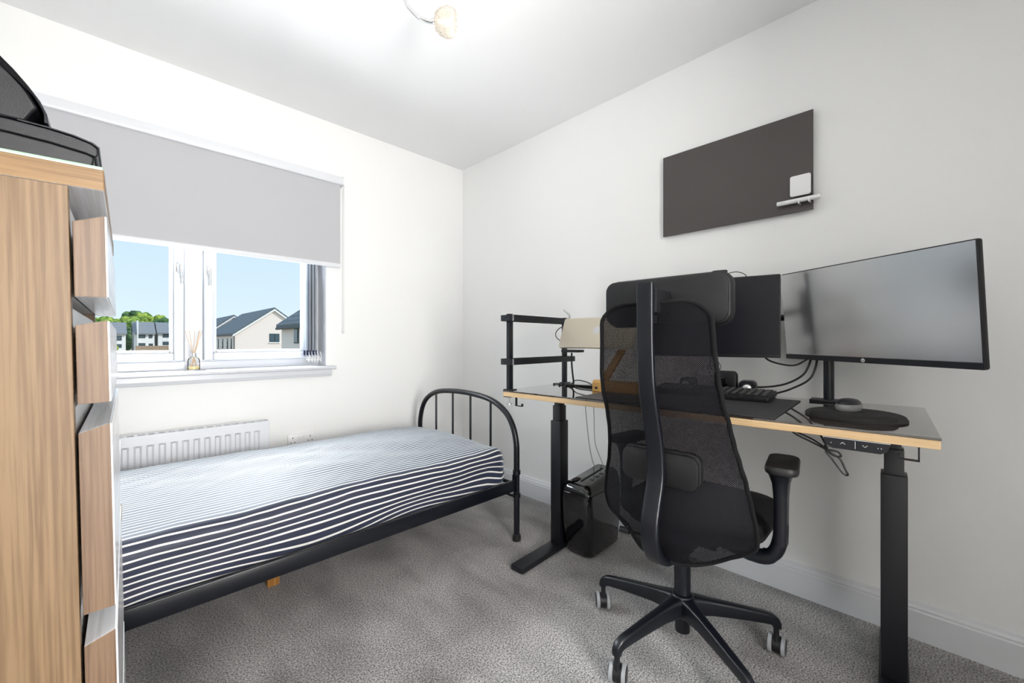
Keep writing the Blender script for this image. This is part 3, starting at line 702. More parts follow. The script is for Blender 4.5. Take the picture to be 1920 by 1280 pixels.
# speakers
def speaker(u, v, w, h, label, rz):
    s = thing('desk_speaker', label, 'speaker', desk_pt(u, v, DZ+.0004), (0, 0, DY+rz))
    b = BM(); loft(b, [[(x, y, z) for y, z in rrect(w-2*d, h-2*d, h*.32-d, 6, 0, h/2)] for x, d in ((.0, .006), (.004, .001), (.05, .0), (.064, .006))]); obj('cabinet', b, M_satin, s)
    M_ = Matrix.Translation((.0, 0, h*.48)) @ Matrix.Rotation(-PI/2, 4, 'Y')
    b = BM(); lathe(b, [(h*.36, -.001), (h*.36, .002), (h*.31, .004), (h*.28, .001), (h*.28, -.001)], 28, M_); obj('driver_ring', b, M_plastic, s)
    b = BM(); lathe(b, [(0, -.001), (h*.28, -.001), (h*.27, .002), (h*.16, .006), (0, .008)], 28, M_); obj('driver_cone', b, M_silver, s)
speaker(.530, .520, .066, .062, 'small black desk speaker with silver cone behind the keyboard right end', .1)
speaker(.530, .765, .066, .062, 'small black desk speaker with silver cone seen through the chair mesh', -.1)
bx = thing('desk_dock', 'upright black rounded box standing left of the silver coned speaker', 'box', desk_pt(.52, .605, DZ+.0004), (0, 0, DY))
obj('shell', slab(.090, .098, .018, .035, 'x', cy=.049, off=.015), M_plastic, bx); obj('front_panel', slab(.05, .070, .014, .012, 'x', cx=.012, cy=.037, off=.003), M_glossb, bx)
# mouse pad with gel rest and mouse
mp_ = thing('mouse_pad', 'black mouse pad with raised gel wrist rest at the right end of the desk', 'mouse pad', desk_pt(.245, .168, DZ+.0004), (0, 0, DY))
def padring(z, d=0):
    out = []
    for k in range(48):
        a = 2*PI*k/48; rx = .150-d; ry = .118-d
        x = rx*math.copysign(abs(math.cos(a))**.85, math.cos(a)); y = ry*math.copysign(abs(math.sin(a))**.85, math.sin(a))
        if math.cos(a) < 0: y *= 1+.10*abs(math.cos(a)); y -= .01*abs(math.cos(a))
        out.append((x, y, z))
    return out
obj('pad', loft(BM(), [padring(0), padring(.004), padring(.005, .003)]), M_pad, mp_)
b = BM(); rr = []
for z, d in ((.0045, 0), (.012, .002), (.018, .010), (.0205, .022)):
    rr.append([(x*1.0-.105, y, z) for x, y in [((.042-d)*math.cos(2*PI*k/40)+.018*(math.sin(2*PI*k/40)**2), (.100-d)*math.sin(2*PI*k/40)) for k in range(40)]])
obj('wrist_rest', loft(b, rr), M_pad, mp_)
ms = thing('computer_mouse', 'black and silver computer mouse on the mouse pad', 'mouse', desk_pt(.325, .185, DZ+.0058), (0, 0, DY-.25))
def mring(z, s, sy=1): return [(.052*s*math.cos(2*PI*k/32), .032*s*sy*math.sin(2*PI*k/32)*(1+.1*math.cos(2*PI*k/32)), z) for k in range(32)]
obj('base', loft(BM(), [mring(0, .94), mring(.004, 1), mring(.014, 1.0), mring(.020, .97)]), mat('mouse_grey', (.30, .30, .30), .25), ms)
obj('top_shell', loft(BM(), [mring(.0195, .965), mring(.027, .88), mring(.033, .68), mring(.036, .4), mring(.037, .1)]), M_satin, ms)

# monitors on an arm
def monitor(name, label, loc, rot, w, h, chin, logo):
    t = thing(name, label, 'monitor', loc, rot)
    obj('housing', slab(w, h, .006, .016, 'x', off=.0035), M_plastic, t)
    b = slab(w*.55, h*.6, .03, .028, 'x', off=.019); obj('rear_cover', b, M_plastic, t)
    obj('screen', B(.0012, .0034, -w/2+.004, w/2-.004, -h/2+chin, h/2-.004), M_screen if logo else M_screen2, t, smooth_=False)
    obj('chin', B(.0, .0034, -w/2+.001, w/2-.001, -h/2+.001, -h/2+chin-.0008, bev=.0008), M_satin, t, smooth_=False)
    if logo:
        Mr = Matrix.Translation((-.0004, .0, -h/2+chin*.5)) @ Matrix.Rotation(-PI/2, 4, 'Y')
        b = BM(); lathe(b, [(0, 0), (.0065, 0), (.0065, .0005), (0, .0005)], 24, Mr); L = obj('logo_disc', b, M_mark, t)
        b = text_bm('hp', .0105, .0002)
        for v in b.verts: v.co = Vector((-.0013-v.co.z, -v.co.x, v.co.y-h/2+chin*.5))
        obj('logo_letters', b, mat('logo_grey', (.15, .16, .18), .5), L, smooth_=False)
    return t
monitor('monitor', 'large black monitor angled at the right end of the desk with round white logo', (-.254, -2.454, 1.135), (.009, -.090, -.611), .62, .34, .020, True)
monitor('monitor', 'dark flat monitor half hidden behind the chair headrest', (-.232, -1.955, 1.136), (0, -.03, .21), .53, .325, .012, False)
ma = thing('monitor_stand', 'black pole mount carrying the two monitors at the back of the desk', 'monitor stand', desk_pt(.565, .255, DZ), (0, 0, DY))
b = BM(); tube(b, [(0, 0, .008), (0, 0, .41)], .0165, 20); obj('pole', b, M_satin, ma)
obj('clamp_base', B(-.045, .034, -.055, .055, .0005, .008, bev=.002), M_black, ma)
b = BM(); lathe(b, [(.0165, .285), (.024, .287), (.024, .335), (.0165, .337)], 18); obj('collar', b, M_plastic, ma)
inv = (Matrix.Translation(desk_pt(.565, .255, DZ)) @ Matrix.Rotation(DY, 4, 'Z')).inverted()
def q(x, y, z): return tuple(inv @ Vector((x, y, z)))
b = BM(); tube(b, [(0, 0, .31), q(-.135, -2.45, 1.13), q(-.206, -2.488, 1.135)], .013, 12); obj('right_arm', b, M_satin, ma)
b = BM(); tube(b, [(0, 0, .325), q(-.045, -2.20, 1.135), q(-.10, -2.00, 1.135), q(-.178, -1.944, 1.135)], .013, 12); obj('left_arm', b, M_satin, ma)
# webcam
wc = thing('webcam', 'small black webcam clipped on top of the left monitor', 'webcam', (-.205, -2.003, 1.2995), (0, 0, .21))
b = BM(); lathe(b, [(0, -.03), (.009, -.029), (.012, -.022), (.012, .022), (.009, .029), (0, .03)], 16, Matrix.Translation((-.01, 0, .022)) @ Matrix.Rotation(PI/2, 4, 'X')); obj('camera_body', b, M_plastic, wc)
obj('clip', B(-.018, .022, -.012, .012, .001, .012, bev=.002), M_plastic, wc)
cable('webcam_cable', 'thin black cable looping behind the left monitor top', [(-.19, -2.03, 1.32), (-.165, -2.06, 1.325), (-.15, -2.09, 1.30), (-.14, -2.09, 1.22)], .0016, M_rubber)
# cables behind the desk
G = 'black cables sagging between the monitors'
cable('monitor_cable', 'short black cable sagging from the left monitor to the pole', [(-.16, -2.14, 1.00), (-.15, -2.17, .962), (-.13, -2.24, .945), (-.11, -2.28, .965), (-.09, -2.30, .99)], .0035, M_rubber, group=G)
cable('monitor_cable', 'upper of two long black cables swooping from the pole to the speaker', [(-.09, -2.30, 1.00), (-.105, -2.29, .945), (-.12, -2.27, .905), (-.11, -2.21, .868), (-.10, -2.13, .850), (-.09, -2.05, .848)], .0038, M_rubber, group=G)
cable('monitor_cable', 'lower of two long black cables swooping from the pole to the desk', [(-.085, -2.315, 1.00), (-.095, -2.31, .94), (-.11, -2.29, .890), (-.11, -2.23, .85), (-.085, -2.19, .832), (-.070, -2.165, .821)], .0038, M_rubber, group=G)
cable('speaker_cable', 'thin twisted black cable hanging above the black box on the desk', [(-.18, -1.955, .985), (-.165, -1.95, .93), (-.16, -1.972, .905), (-.155, -1.99, .93), (-.16, -1.965, .965), (-.165, -1.94, .93), (-.15, -1.95, .885)], .0016, M_rubber)
GW = 'pale cables hanging behind the desk'
cable('hanging_cable', 'left pale grey cable hanging from the desk to the floor box', [(-.22, -1.26, .783), (-.15, -1.28, .73), (-.14, -1.285, .64), (-.15, -1.31, .50), (-.16, -1.34, .40), (-.165, -1.37, .36)], .0024, mat('grey_cable', (.35, .37, .37), .5), group=GW)
cable('hanging_cable', 'right pale grey cable hanging from the desk to the floor box', [(-.10, -1.26, .783), (-.07, -1.28, .73), (-.07, -1.29, .62), (-.09, -1.31, .48), (-.11, -1.36, .40), (-.13, -1.40, .36)], .0024, mat('grey_cable', (.35, .37, .37), .5), group=GW)
cable('hanging_cable', 'white cable hanging close to the wall behind the desk leg', [(-.03, -1.36, .78), (-.025, -1.42, .66), (-.03, -1.45, .50), (-.03, -1.44, .34), (-.03, -1.46, .16), (-.04, -1.46, .01)], .0028, M_wcable, group=GW)
cable('floor_cable', 'white cable looped on the carpet behind the left desk leg', [(-.20, -1.25, .20), (-.19, -1.20, .19), (-.20, -1.13, .14), (-.22, -1.10, .07), (-.23, -1.12, .012), (-.24, -1.18, .005), (-.25, -1.235, .02), (-.22, -1.20, .03)], .0034, M_wcable)

# black paper shredder
sh = thing('paper_shredder', 'glossy black paper shredder on the carpet beside the left desk leg', 'shredder', (-.425, -1.505, 0), (0, 0, .03))
def sring(z, x0, x1, y0, y1, r): return [(x, y, z) for x, y in rrect(x1-x0, y1-y0, r, 6, (x0+x1)/2, (y0+y1)/2)]
b = BM(); loft(b, [sring(0.003, .035, .295, .018, .155, .035), sring(.02, .02, .305, .008, .163, .035), sring(.16, .004, .312, 0, .172, .035), sring(.27, .0, .314, 0, .172, .035), sring(.305, .003, .314, .001, .171, .035)])
obj('bin', b, M_glossb, sh)
b = BM(); R_ = []
for z, zr, d in ((.3055, .3055, .004), (.322, .330, .006), (.340, .365, .016), (.346, .378, .032)):
    ring = sring(0, .003+d, .314-d*.5, .001+d, .171-d, max(.03-d*.4, .012)); R_.append([(x, y, z+(zr-z)*(x/.3)) for x, y, _ in ring])
obj('head', loft(b, R_), M_glossb, sh)
def topz(x): return .346+.032*x/.3
b = BM()
for y0, y1, x0, x1 in ((.082, .092, .06, .26),): box(b, x0, x1, y0, y1, topz(x0)-.004, topz(x0)+.002)
for v in b.verts: v.co.z = topz(v.co.x)+(.0015 if v.co.z > topz(.06)-.001 else -.004)
obj('feed_slot', b, mat('slot_black', (.002, .002, .002), .8), sh, smooth_=False)
b = BM(); lathe(b, [(0, 0), (.022, 0), (.022, .003), (0, .003)], 24, Matrix.Translation((.075, .12, topz(.075)-.001)) @ Matrix.Diagonal((1.9, .7, 1, 1))); obj('handle_recess', b, mat('slot_black', (.002, .002, .002), .8), sh)
b = BM()
for k in range(4): box(b, .10+k*.045, .125+k*.045, .045, .062, topz(.11+k*.045)-.003, topz(.11+k*.045)+.002, bev=.001)
obj('vent_ridges', b, M_satin, sh)

# ------------------------------------------------------------------ office chair
CO = (-.634, -2.028, 0); CPSI = .045
oc = thing('office_chair', 'black high back mesh office chair with headrest on castors at the desk', 'office chair', CO, (0, 0, CPSI))
# star base
b = BM(); lathe(b, [(.0, .118), (.036, .118), (.042, .125), (.043, .165), (.036, .186), (.030, .190), (0, .190)], 28)
base = obj('base_hub', b, M_satin, oc)
for k in range(5):
    a = math.radians(91+72*k); c_, s_ = math.cos(a), math.sin(a); rings = []
    path = [(.020, .152), (.050, .150), (.100, .146), (.160, .139), (.220, .131), (.262, .125), (.282, .121), (.294, .114), (.3005, .104), (.302, .092)]
    wid = [.030, .022, .0165, .0150, .0140, .0135, .0132, .0130, .0125, .0115]; hei = [.070, .062, .052, .046, .040, .037, .035, .032, .028, .025]
    for i_, (r_, z_) in enumerate(path):
        pa, pb = path[max(i_-1, 0)], path[min(i_+1, len(path)-1)]; tr2 = Vector((pb[0]-pa[0], pb[1]-pa[1])).normalized(); nr, nz = -tr2.y, tr2.x
        rings.append([((r_+nr*zz)*c_-yy*s_, (r_+nr*zz)*s_+yy*c_, z_+nz*zz) for yy, zz in rrect(2*wid[i_], hei[i_], min(wid[i_], hei[i_]/2)*.6, 4)])
    arm = obj('base_arm', loft(BM(), rings), M_satin, oc)
    cr_ = .300; ctr = Vector((cr_*c_, cr_*s_, 0)); cang = (math.radians(55), math.radians(35), math.radians(60), math.radians(20), math.radians(50))[k] + 0
    cs = obj('castor', tube(BM(), [ctr+Vector((0, 0, .045)), ctr+Vector((0, 0, .098))], .0085, 12), M_plastic, oc)
    ax = Vector((math.cos(cang-PI/2-.3), math.sin(cang-PI/2-.3), 0)); fwd_ = Vector((-ax.y, ax.x, 0)); wc_ = ctr+fwd_*.012+Vector((0, 0, .030))
    b = BM(); tube(b, [wc_-ax*.012, wc_+ax*.012], .026, 20); obj('fork', b, M_plastic, cs)
    for sgn in (-1, 1):
        c0 = wc_+ax*sgn*.0125; c1 = wc_+ax*sgn*.0250
        b = BM(); tube(b, [c0, c0+ax*sgn*.002, c1-ax*sgn*.002, c1], [.027, .0300, .0300, .027], 24); wh = obj('wheel', b, M_grey, cs)
        b = BM(); tube(b, [c1-ax*sgn*.001, c1+ax*sgn*.0012], .0245, 20); obj('hub_cap', b, M_plastic, wh)
b = BM(); tube(b, [(0, 0, .062), (0, 0, .22)], .024, 20); tube(b, [(0, 0, .19), (0, 0, .295)], .0265, 20); obj('gas_lift_sleeve', b, M_satin, oc)
b = BM(); tube(b, [(0, 0, .29), (0, 0, .375)], .020, 16); obj('gas_lift', b, M_satin, oc)
# mechanism
b = BM(); box(b, -.13, .09, -.055, .055, .358, .405, bev=.012); box(b, -.05, .05, -.12, .12, .385, .407, bev=.005); obj('tilt_mechanism', b, M_plastic, oc)
b = BM(); tube(b, [(-.128, -.040, .372), (-.128, .040, .372)], .020, 16); tube(b, [(-.128, -.052, .372), (-.128, .052, .372)], .009, 12); obj('pivot', b, M_satin, oc)
b = BM(); tube(b, smooth([(.03, -.05, .378), (.04, -.12, .368), (.055, -.185, .348), (.065, -.200, .347)], 5), .0045, 8); lv = obj('height_lever', b, M_plastic, oc)
b = BM(); tube(b, [(.055, -.192, .350), (.062, -.200, .353), (.115, -.222, .362), (.120, -.224, .363)], [.006, .0115, .0115, .008], 14); obj('lever_grip', b, M_rubber, lv)
b = BM(); tube(b, [(-.075, .05, .38), (-.075, .16, .372)], .005, 8); tube(b, [(-.075, .155, .372), (-.075, .19, .370)], .011, 12); obj('tilt_lever', b, M_plastic, oc)
# seat
b = BM(); R_ = []
for z, d in ((.408, .045), (.414, .018), (.428, .004), (.448, 0), (.466, .010), (.477, .035), (.480, .09)):
    R_.append([(x, y, z-.010*max(0, (x-.12)/.2)**2) for x, y in rrect(.48-2*d, .48-2*d, .10-d*.4, 7, .178, 0)])
obj('seat_cushion', loft(b, R_), M_fabric, oc)
obj('seat_pan', slab(.42, .42, .08, .010, 'z', cx=.178, cy=0, off=.398), M_plastic, oc)
# backrest
ZC = [(1.150, -.246), (1.10, -.249), (1.03, -.246), (.94, -.240), (.88, -.229), (.80, -.200), (.74, -.184), (.69, -.176), (.63, -.176), (.57, -.190), (.50, -.202), (.44, -.196), (.365, -.168)]
ZW = [(1.150, .162), (1.10, .168), (1.03, .171), (.94, .178), (.88, .183), (.80, .191), (.74, .197), (.69, .206), (.63, .218), (.57, .230), (.50, .241), (.44, .240), (.365, .195)]
ZF = [(1.150, .006), (1.03, .012), (.94, .016), (.88, .022), (.80, .036), (.74, .044), (.69, .055), (.63, .072), (.57, .090), (.50, .112), (.44, .124), (.365, .105)]
def ip(tab, z):
    if z >= tab[0][0]: return tab[0][1]
    for (a, p), (b_, q_) in zip(tab, tab[1:]):
        if z >= b_:
            t = (a-z)/(a-b_); t = t*t*(3-2*t)*.5+t*.5; return p+(q_-p)*t
    return tab[-1][1]
NZ, NW = 60, 36
def back_pt(i, j):
    """i along height 0..NZ, j across -1..1; rounded outline"""
    t = i/NZ; s = j
    ztop = 1.150-.020*abs(s)**7; zbot = .364+.026*abs(s)**4
    z = ztop+(zbot-ztop)*t
    w = ip(ZW, z)
    # round corners
    kt = min(1, max(0, t/.045)); kb_ = min(1, max(0, (1-t)/.10))
    w *= (1-.11*(1-kt)**2)*(1-.20*(1-kb_)**2)
    x = ip(ZC, z)+ip(ZF, z)*abs(s)**1.9
    return Vector((x, s*w, z))
b = BM(); uvl = b.loops.layers.uv.new('UVMap')
G_ = [[(b.verts.new(back_pt(i, -1+2*j/NW)), (back_pt(i, -1+2*j/NW).y*1.0, back_pt(i, -1+2*j/NW).z)) for j in range(NW+1)] for i in range(NZ+1)]
for i in range(NZ):
    for j in range(NW):
        qd = (G_[i][j], G_[i][j+1], G_[i+1][j+1], G_[i+1][j]); f = b.faces.new([a[0] for a in qd])
        for l, a in zip(f.loops, qd): l[uvl].uv = a[1]
obj('backrest_mesh', b, M_mesh, oc)
loop = [back_pt(0, -1+2*j/NW) for j in range(NW+1)] + [back_pt(i, 1) for i in range(1, NZ+1)] + [back_pt(NZ, 1-2*j/NW) for j in range(1, NW+1)] + [back_pt(i, -1) for i in range(NZ-1, 0, -1)]
b = BM(); tube(b, loop+[loop[0], loop[1]], .0062, 10, cap=False); obj('backrest_frame', b, M_fabric, oc)
# spine bar
SP = [(1.206, -.284), (1.13, -.284), (1.03, -.283), (.95, -.277), (.884, -.266), (.81, -.243), (.75, -.224), (.70, -.214), (.65, -.211), (.61, -.216), (.56, -.234), (.51, -.251), (.46, -.253), (.42, -.238), (.385, -.208), (.362, -.165), (.358, -.12)]
pts = smooth([(x, 0, z) for z, x in SP], 4); fr_ = frames(pts); rings = []
for i, p in enumerate(pts):
    t = fr_[i][0]; side = Vector((0, 1, 0)); nn = t.cross(side).normalized(); tt = i/len(pts)
    hw = .0245+.003*tt; th = .0085+.004*tt; ring = []
    for a_, b__ in rrect(2*hw, 2*th, th*.75, 4): ring.append(p+side*a_+nn*b__)
    rings.append(ring)
obj('spine_bar', loft(BM(), rings), M_satin, oc)
b = BM(); box(b, -.275, -.240, -.02, .02, 1.09, 1.115, bev=.004); obj('mesh_bracket', b, M_plastic, oc)
# lumbar support
lb = obj('lumbar_support', slab(.236, .100, .028, .016, 'x', n=6, cx=.0, cy=.655, off=-.200), M_leather, oc)
obj('lumbar_pad', slab(.244, .108, .032, .022, 'x', n=6, cx=.0, cy=.657, off=-.1835), M_leather, lb)
# headrest
hr = obj('headrest_shell', slab(.380, .142, .032, .014, 'x', n=7, cx=.0, cy=1.163, off=-.178), M_leather, oc)
obj('headrest_cushion', slab(.394, .156, .040, .050, 'x', n=8, bev=.018, cx=0, cy=1.162, off=-.166), M_leather, hr)
b = BM(); box(b, -.276, -.176, -.030, .000, 1.120, 1.190, bev=.004); obj('headrest_bracket', b, M_plastic, hr)
# armrests
for s in (-1, 1):
    AL, AX = (.281, .02) if s < 0 else (.228, .045)
    ar = obj('armrest', tube(BM(), smooth([(AX, s*.15, .392), (AX, s*(AL-.056), .384), (AX, s*(AL-.019), .405), (AX, s*(AL-.003), .45), (AX, s*(AL-.001), .50)], 5), [.022]*9+[.020]*12, 14), M_satin, oc)
    b = BM(); loft(b, [[(AX+x*k1, s*AL+y*k2, z) for x, y in rrect(.062, .036, .014, 4)] for z, k1, k2 in ((.44, .80, .9), (.50, .85, .92), (.58, .92, .98), (.62, 1.05, 1.15), (.645, 1.45, 1.5), (.655, 1.8, 1.7))])
    obj('armrest_post', b, M_satin, ar)
    o = obj('arm_pad', slab(.205, .084, .030, .026, 'z', n=6, bev=.009), M_rubber, ar); o.location = (AX+.025, s*AL, .655); o.rotation_euler = (0, math.radians(1.5), s*-.12)

# ------------------------------------------------------------------ board on the wall
bd = thing('memo_board', 'dark brown glass memo board mounted on the right wall', 'board', (0, -1.9815, 1.763))
obj('panel', B(-.024, -.018, -.3095, .3095, -.199, .199, bev=.0008), M_board, bd, smooth_=False)
for y in (-.25, .25): obj('standoff', B(-.018, 0, y-.02, y+.02, -.02, .02), M_white, bd, smooth_=False)
er = thing('board_eraser', 'white square eraser on the lower right of the memo board', 'eraser', (-.024, -2.251, 1.666))
obj('pad', slab(.070, .083, .008, .010, 'x', off=-.018), M_white, er); obj('felt', slab(.064, .077, .006, .008, 'x', off=-.008), mat('felt_grey', (.4, .4, .4), .9), er)
tr_ = thing('pen_holder', 'white marker pen tray jutting past the memo board right edge', 'pen holder', (-.024, -2.2445, 1.605))
b = BM(); tube(b, [(-.020, -.074, .0), (-.020, -.0735, .0), (-.020, .072, .0), (-.020, .073, 0)], [.007, .009, .009, .007], 14); obj('marker', b, M_white, tr_)
b = BM(); box(b, -.0293, -.0288, .044, .060, -.0005, .0008); obj('marker_print', b, M_grey, tr_, smooth_=False)
for y in (-.004, -.036+.004-.006): 
    b = BM(); box(b, -.030, -.0005, y-.0025, y+.0025, -.016, -.009); box(b, -.0315, -.0295, y-.0025, y+.0025, -.014, -.002); obj('clip', b, M_silver, tr_, smooth_=False)

# ------------------------------------------------------------------ ceiling lamp
cl_ = thing('ceiling_lamp', 'chrome curved arm ceiling lamp with small round glass shades', 'lamp', (-1.318, -1.206, H))
b = BM(); lathe(b, [(0, 0), (.055, 0), (.055, -.018), (.045, -.028), (0, -.03)], 32); obj('ceiling_rose', b, M_chrome, cl_)
for k, (ex, ey, ez) in enumerate(((.178, -.176, -.2), (-.065, -.241, -.2), (-.241, -.065, -.2))):
    d = Vector((ex, ey, 0)).normalized(); n_ = Vector((-d.y, d.x, 0)); L_ = Vector((ex, ey, 0)).length
    tip = Vector((ex, ey, ez))
    p = [Vector((0, 0, -.025))+d*.015, d*.055+Vector((0, 0, -.055)), d*.088+Vector((0, 0, -.092)), d*.100+Vector((0, 0, -.125)), d*.116+Vector((0, 0, -.152)), d*.157+Vector((0, 0, -.187)), tip-d*.052+Vector((0, 0, .001))]
    b = BM(); tube(b, smooth(p, 8), .0075, 12); am = obj('lamp_arm', b, M_chrome, cl_)
    Mt = Matrix.Translation(tip) @ Vector((d.x, d.y, -.12)).to_track_quat('Z', 'Y').to_matrix().to_4x4()
    b = BM(); lathe(b, [(0, -.058), (.0085, -.056), (.0115, -.046), (.010, -.044), (0, -.044)], 20, Mt); obj('lamp_holder', b, M_chrome, am)
    prof = [(.010, -.046), (.030, -.040), (.044, -.022), (.050, 0), (.047, .018), (.038, .032), (.034, .030), (.043, .016), (.046, 0), (.041, -.020), (.028, -.036), (.010, -.042)]
    b = BM(); R_ = [[Mt @ Vector((r*math.cos(2*PI*j/28), r*math.sin(2*PI*j/28), z)) for j in range(28)] for r, z in prof]; loft(b, R_+[R_[0]], cap=False)
    obj('glass_shade', b, M_crackle, am)
    b = BM(); lathe(b, [(0, -.040), (.007, -.038), (.007, -.016), (.012, .0), (.011, .012), (0, .018)], 16, Mt); obj('bulb', b, M_bulb, am)
    lo_ = lamp('bulb_light', 'POINT', tuple(Vector((-1.318, -1.206, H))+tip+Vector((d.x, d.y, -.9)).normalized()*.06), (0, 0, 0), 0.6, (1, .97, .92), shadow_soft_size=.06)

# ------------------------------------------------------------------ outside the window
GZ = -2.9
b = BM(); n = 20
gv = [[b.verts.new((-120+i*14, 6+j*16, GZ+(0 if j < 5 else -(j-5)*.02))) for i in range(n+1)] for j in range(n+1)]
for j in range(n):
    for i in range(n): b.faces.new((gv[j][i], gv[j][i+1], gv[j+1][i+1], gv[j+1][i]))
tag(obj('ground_outside', b, M_field), kind='structure')
def gable_house(name, label, x0, x1, y0, y1, eave, peak, wall_m, roof_m, wins, over=.35, xr=None):
    """ridge runs along y; gable wall faces the window"""
    h = thing(name, label, 'house', ((x0+x1)/2, y0, GZ)); cx_ = (x0+x1)/2; w = (x1-x0)/2; E_ = eave-GZ; P_ = peak-GZ; L = y1-y0
    b = BM(); prism(b, [(-w, 0), (w, 0), (w, E_), (0, P_-.1), (-w, E_)], lambda x, z: (x, 0, z), lambda x, z: (x, L, z)); obj('wall', b, wall_m, h, smooth_=False)
    sl = (P_-E_)/w; b = BM(); t = .28; o = .35
    prism(b, [(-w-o, E_-o*sl), (0, P_), (w+o, E_-o*sl), (w+o, E_-o*sl+t), (0, P_+t), (-w-o, E_-o*sl+t)], lambda x, z: (x, -over, z), lambda x, z: (x, L+.1, z)); obj('roof', b, roof_m, h, smooth_=False)
    b = BM(); prism(b, [(-w-o, E_-o*sl-.30), (0, P_-.30), (w+o, E_-o*sl-.30), (w+o, E_-o*sl), (0, P_), (-w-o, E_-o*sl)], lambda x, z: (x, -over-.02, z), lambda x, z: (x, -over+.15, z)); obj('barge_board', b, M_renderw, h, smooth_=False)
    b = BM(); tube(b, [(-w-o, -over, E_-o*sl-.02), (-w-o, L, E_-o*sl-.02)], .10, 8); tube(b, [(-w-.1, -.1, 0), (-w-.1, -.1, E_-.4), (-w-o, -.1, E_-o*sl)], .07, 8); obj('gutter', b, M_gutter, h)
    for (wx, wz, ww, wh) in wins:
        f = obj('window_frame', B(wx-ww/2, wx+ww/2, -.06, .02, wz-GZ, wz-GZ+wh), M_winfr, h, smooth_=False)
        for s in (-1, 1): obj('window_pane', B(wx+s*ww/4-ww/4+.09, wx+s*ww/4+ww/4-.06, -.08, -.061, wz-GZ+.10, wz-GZ+wh-.10), M_winp, f, smooth_=False)
        obj('window_ledge', B(wx-ww/2-.1, wx+ww/2+.1, -.18, 0, wz-GZ-.18, wz-GZ-.02), M_renderw, f, smooth_=False)
    return h, w, E_
def side_windows(h, w, E_, ys, z, hh, ww):
    for y in ys: 
        f = obj('side_window', B(-w-.06, -w+.02, y, y+ww, z-GZ, z-GZ+hh), M_winfr, h, smooth_=False); obj('side_pane', B(-w-.08, -w-.061, y+.1, y+ww-.1, z-GZ+.1, z-GZ+hh-.1), M_winp, f, smooth_=False)
h, w, E_ = gable_house('gabled_house', 'cream gabled house with dark tiled roof and one gable window', 12.5, 23.7, 75, 98, 2.35, 6.5, M_render, M_roof, [(.05, .95, 1.5, 1.4)])
side_windows(h, w, E_, (2, 5, 9, 13, 17), -.2, 1.7, .9)
h, w, E_ = gable_house('gabled_house', 'second dark roofed house behind the left side of the gabled house', 11.2, 22.4, 98.8, 126, 1.9, 6.3, M_render, M_roof, [])
side_windows(h, w, E_, (3, 8, 13, 18), -.2, 1.7, .9)
h, w, E_ = gable_house('gabled_house', 'near pink rendered house cut off by the right window frame', 7.6, 17.6, 20, 32.5, 2.3, 6.0, M_render, M_roof, [])
side_windows(h, w, E_, (4.5, 8.5), .9, 1.3, .9)
# terrace seen through the left pane
def terrace(label, x0, x1, y0, eave, peak, wins, m):
    h = thing('terraced_house', label, 'house', (x0, y0, GZ), group=None); E_ = eave-GZ; P_ = peak-GZ; L = x1-x0
    b = BM(); prism(b, [(0, 0), (9, 0), (9, E_), (4.5, P_-.2), (0, E_)], lambda y, z: (0, y, z), lambda y, z: (L, y, z)); obj('wall', b, m, h, smooth_=False)
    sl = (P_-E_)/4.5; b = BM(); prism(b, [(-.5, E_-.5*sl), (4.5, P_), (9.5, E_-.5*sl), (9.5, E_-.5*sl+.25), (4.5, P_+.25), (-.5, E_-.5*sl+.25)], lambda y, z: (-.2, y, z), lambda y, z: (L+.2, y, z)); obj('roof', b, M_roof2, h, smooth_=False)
    for wx, wz, ww, wh in wins:
        f = obj('window_frame', B(wx-ww/2, wx+ww/2, -.08, .02, wz-GZ, wz-GZ+wh), M_winfr, h, smooth_=False); obj('window_pane', B(wx-ww/2+.12, wx+ww/2-.12, -.10, -.081, wz-GZ+.12, wz-GZ+wh-.12), M_winp, f, smooth_=False)
    return h
terrace('white terraced house with grey roof leftmost beyond the window', -7.0, .75, 112, 2.7, 4.8, [(6.4, 1.25, 1.5, .9), (6.4, -.2, 1.5, .7), (3.2, 1.25, 1.5, .9)], M_renderw)
h = terrace('white terraced house with a tall white party wall in the left pane', 2.0, 5.15, 112, 2.75, 5.0, [(1.15, 1.75, 1.15, .8), (2.55, 1.75, .55, .8), (1.15, .1, 1.15, .6), (2.6, .1, .65, .5)], M_renderw)
obj('party_wall', B(.42, .62, -.9, 9.3, 0, 5.35-GZ), M_renderw, h, smooth_=False)
terrace('white terraced house with a lower wooden porch right of the party wall', 5.75, 9.6, 112, 2.9, 5.0, [(1.3, 1.9, 1.1, .75), (1.5, .3, 1.5, .7)], M_renderw)
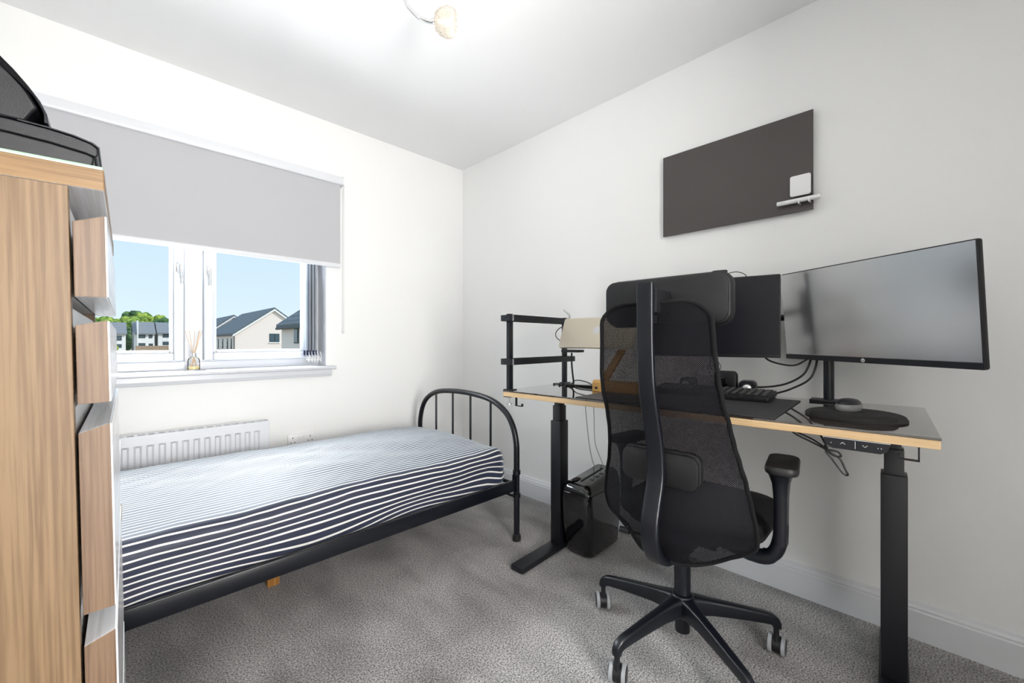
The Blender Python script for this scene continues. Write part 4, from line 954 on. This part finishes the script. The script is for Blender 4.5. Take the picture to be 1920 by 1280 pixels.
fe = obj('garden_fence', B(1.9, 9.6, 104, 104.15, GZ, GZ+3.1), M_fence, smooth_=False); tag(fe, 'brown garden fence in front of the white terraced houses', 'fence')
def blob_tree(x, y, z, r, h, m, label, seed, group=None, dens=26):
    random.seed(seed); t = thing('tree', label, 'tree', (x, y, z), group=group)
    b = BM(); tube(b, [(0, 0, 0), (0, 0, h*.5)], [r*.12, r*.07], 8); obj('trunk', b, M_bark, t)
    b = BM(); bmesh.ops.create_icosphere(b, subdivisions=3, radius=r*.8, matrix=Matrix.Translation((0, 0, h*.6)) @ Matrix.Diagonal((1, 1, h*.36/(r*.8), 1)))
    for k in range(dens):
        a = random.random()*2*PI; f_ = random.random(); rr_ = r*math.sqrt(random.random())*.95*(1-.35*f_); zz = h*(.35+.57*f_)
        s = r*(.22+.22*random.random())
        bmesh.ops.create_icosphere(b, subdivisions=2, radius=s, matrix=Matrix.Translation((rr_*math.cos(a), rr_*math.sin(a), zz)))
    for v in b.verts: v.co += Vector(noise.noise_vector(v.co*1.7))*r*.10
    obj('crown', b, m, t); return t
GT = 'trees on the skyline behind the terraced houses'
random.seed(3)
lst = [(-22+i*6.3, 150+((i*37) % 5)*.8, 2.9, 9.2+((i*53) % 9)*.30) for i in range(6)] + [(-19+i*6.3, 160, 2.9, 10.9+((i*31) % 7)*.4) for i in range(6)] + [(-9.5+i*6.7, 170, 2.8, 12.0+((i*17) % 5)*.4) for i in range(4)]
for i, (x, y, r, hh) in enumerate(lst):
    blob_tree(x, y, GZ, r, hh+(.25 if x > 3 else -.9), M_leafd if i % 3 == 2 else M_leaf, 'leafy green tree on the skyline behind the white terraced houses', 20+i, GT, 44)
blob_tree(1.38, 123.5, GZ, 1.2, 7.6, M_leafd, 'dark green tree in the gap between two white terraced houses', 91)
blob_tree(-1.4, 106, GZ, 1.0, 3.6, M_leaf, 'low yellow green bush before the leftmost white house', 92)
blob_tree(26.2, 132, GZ, 1.6, 11.6, M_leaf, 'treetop showing over the ridge of the cream gabled house', 93)
blob_tree(17.3, 150, GZ, 3.2, 9.6, M_leafd, 'dark treetops left of the second dark roofed house', 94)
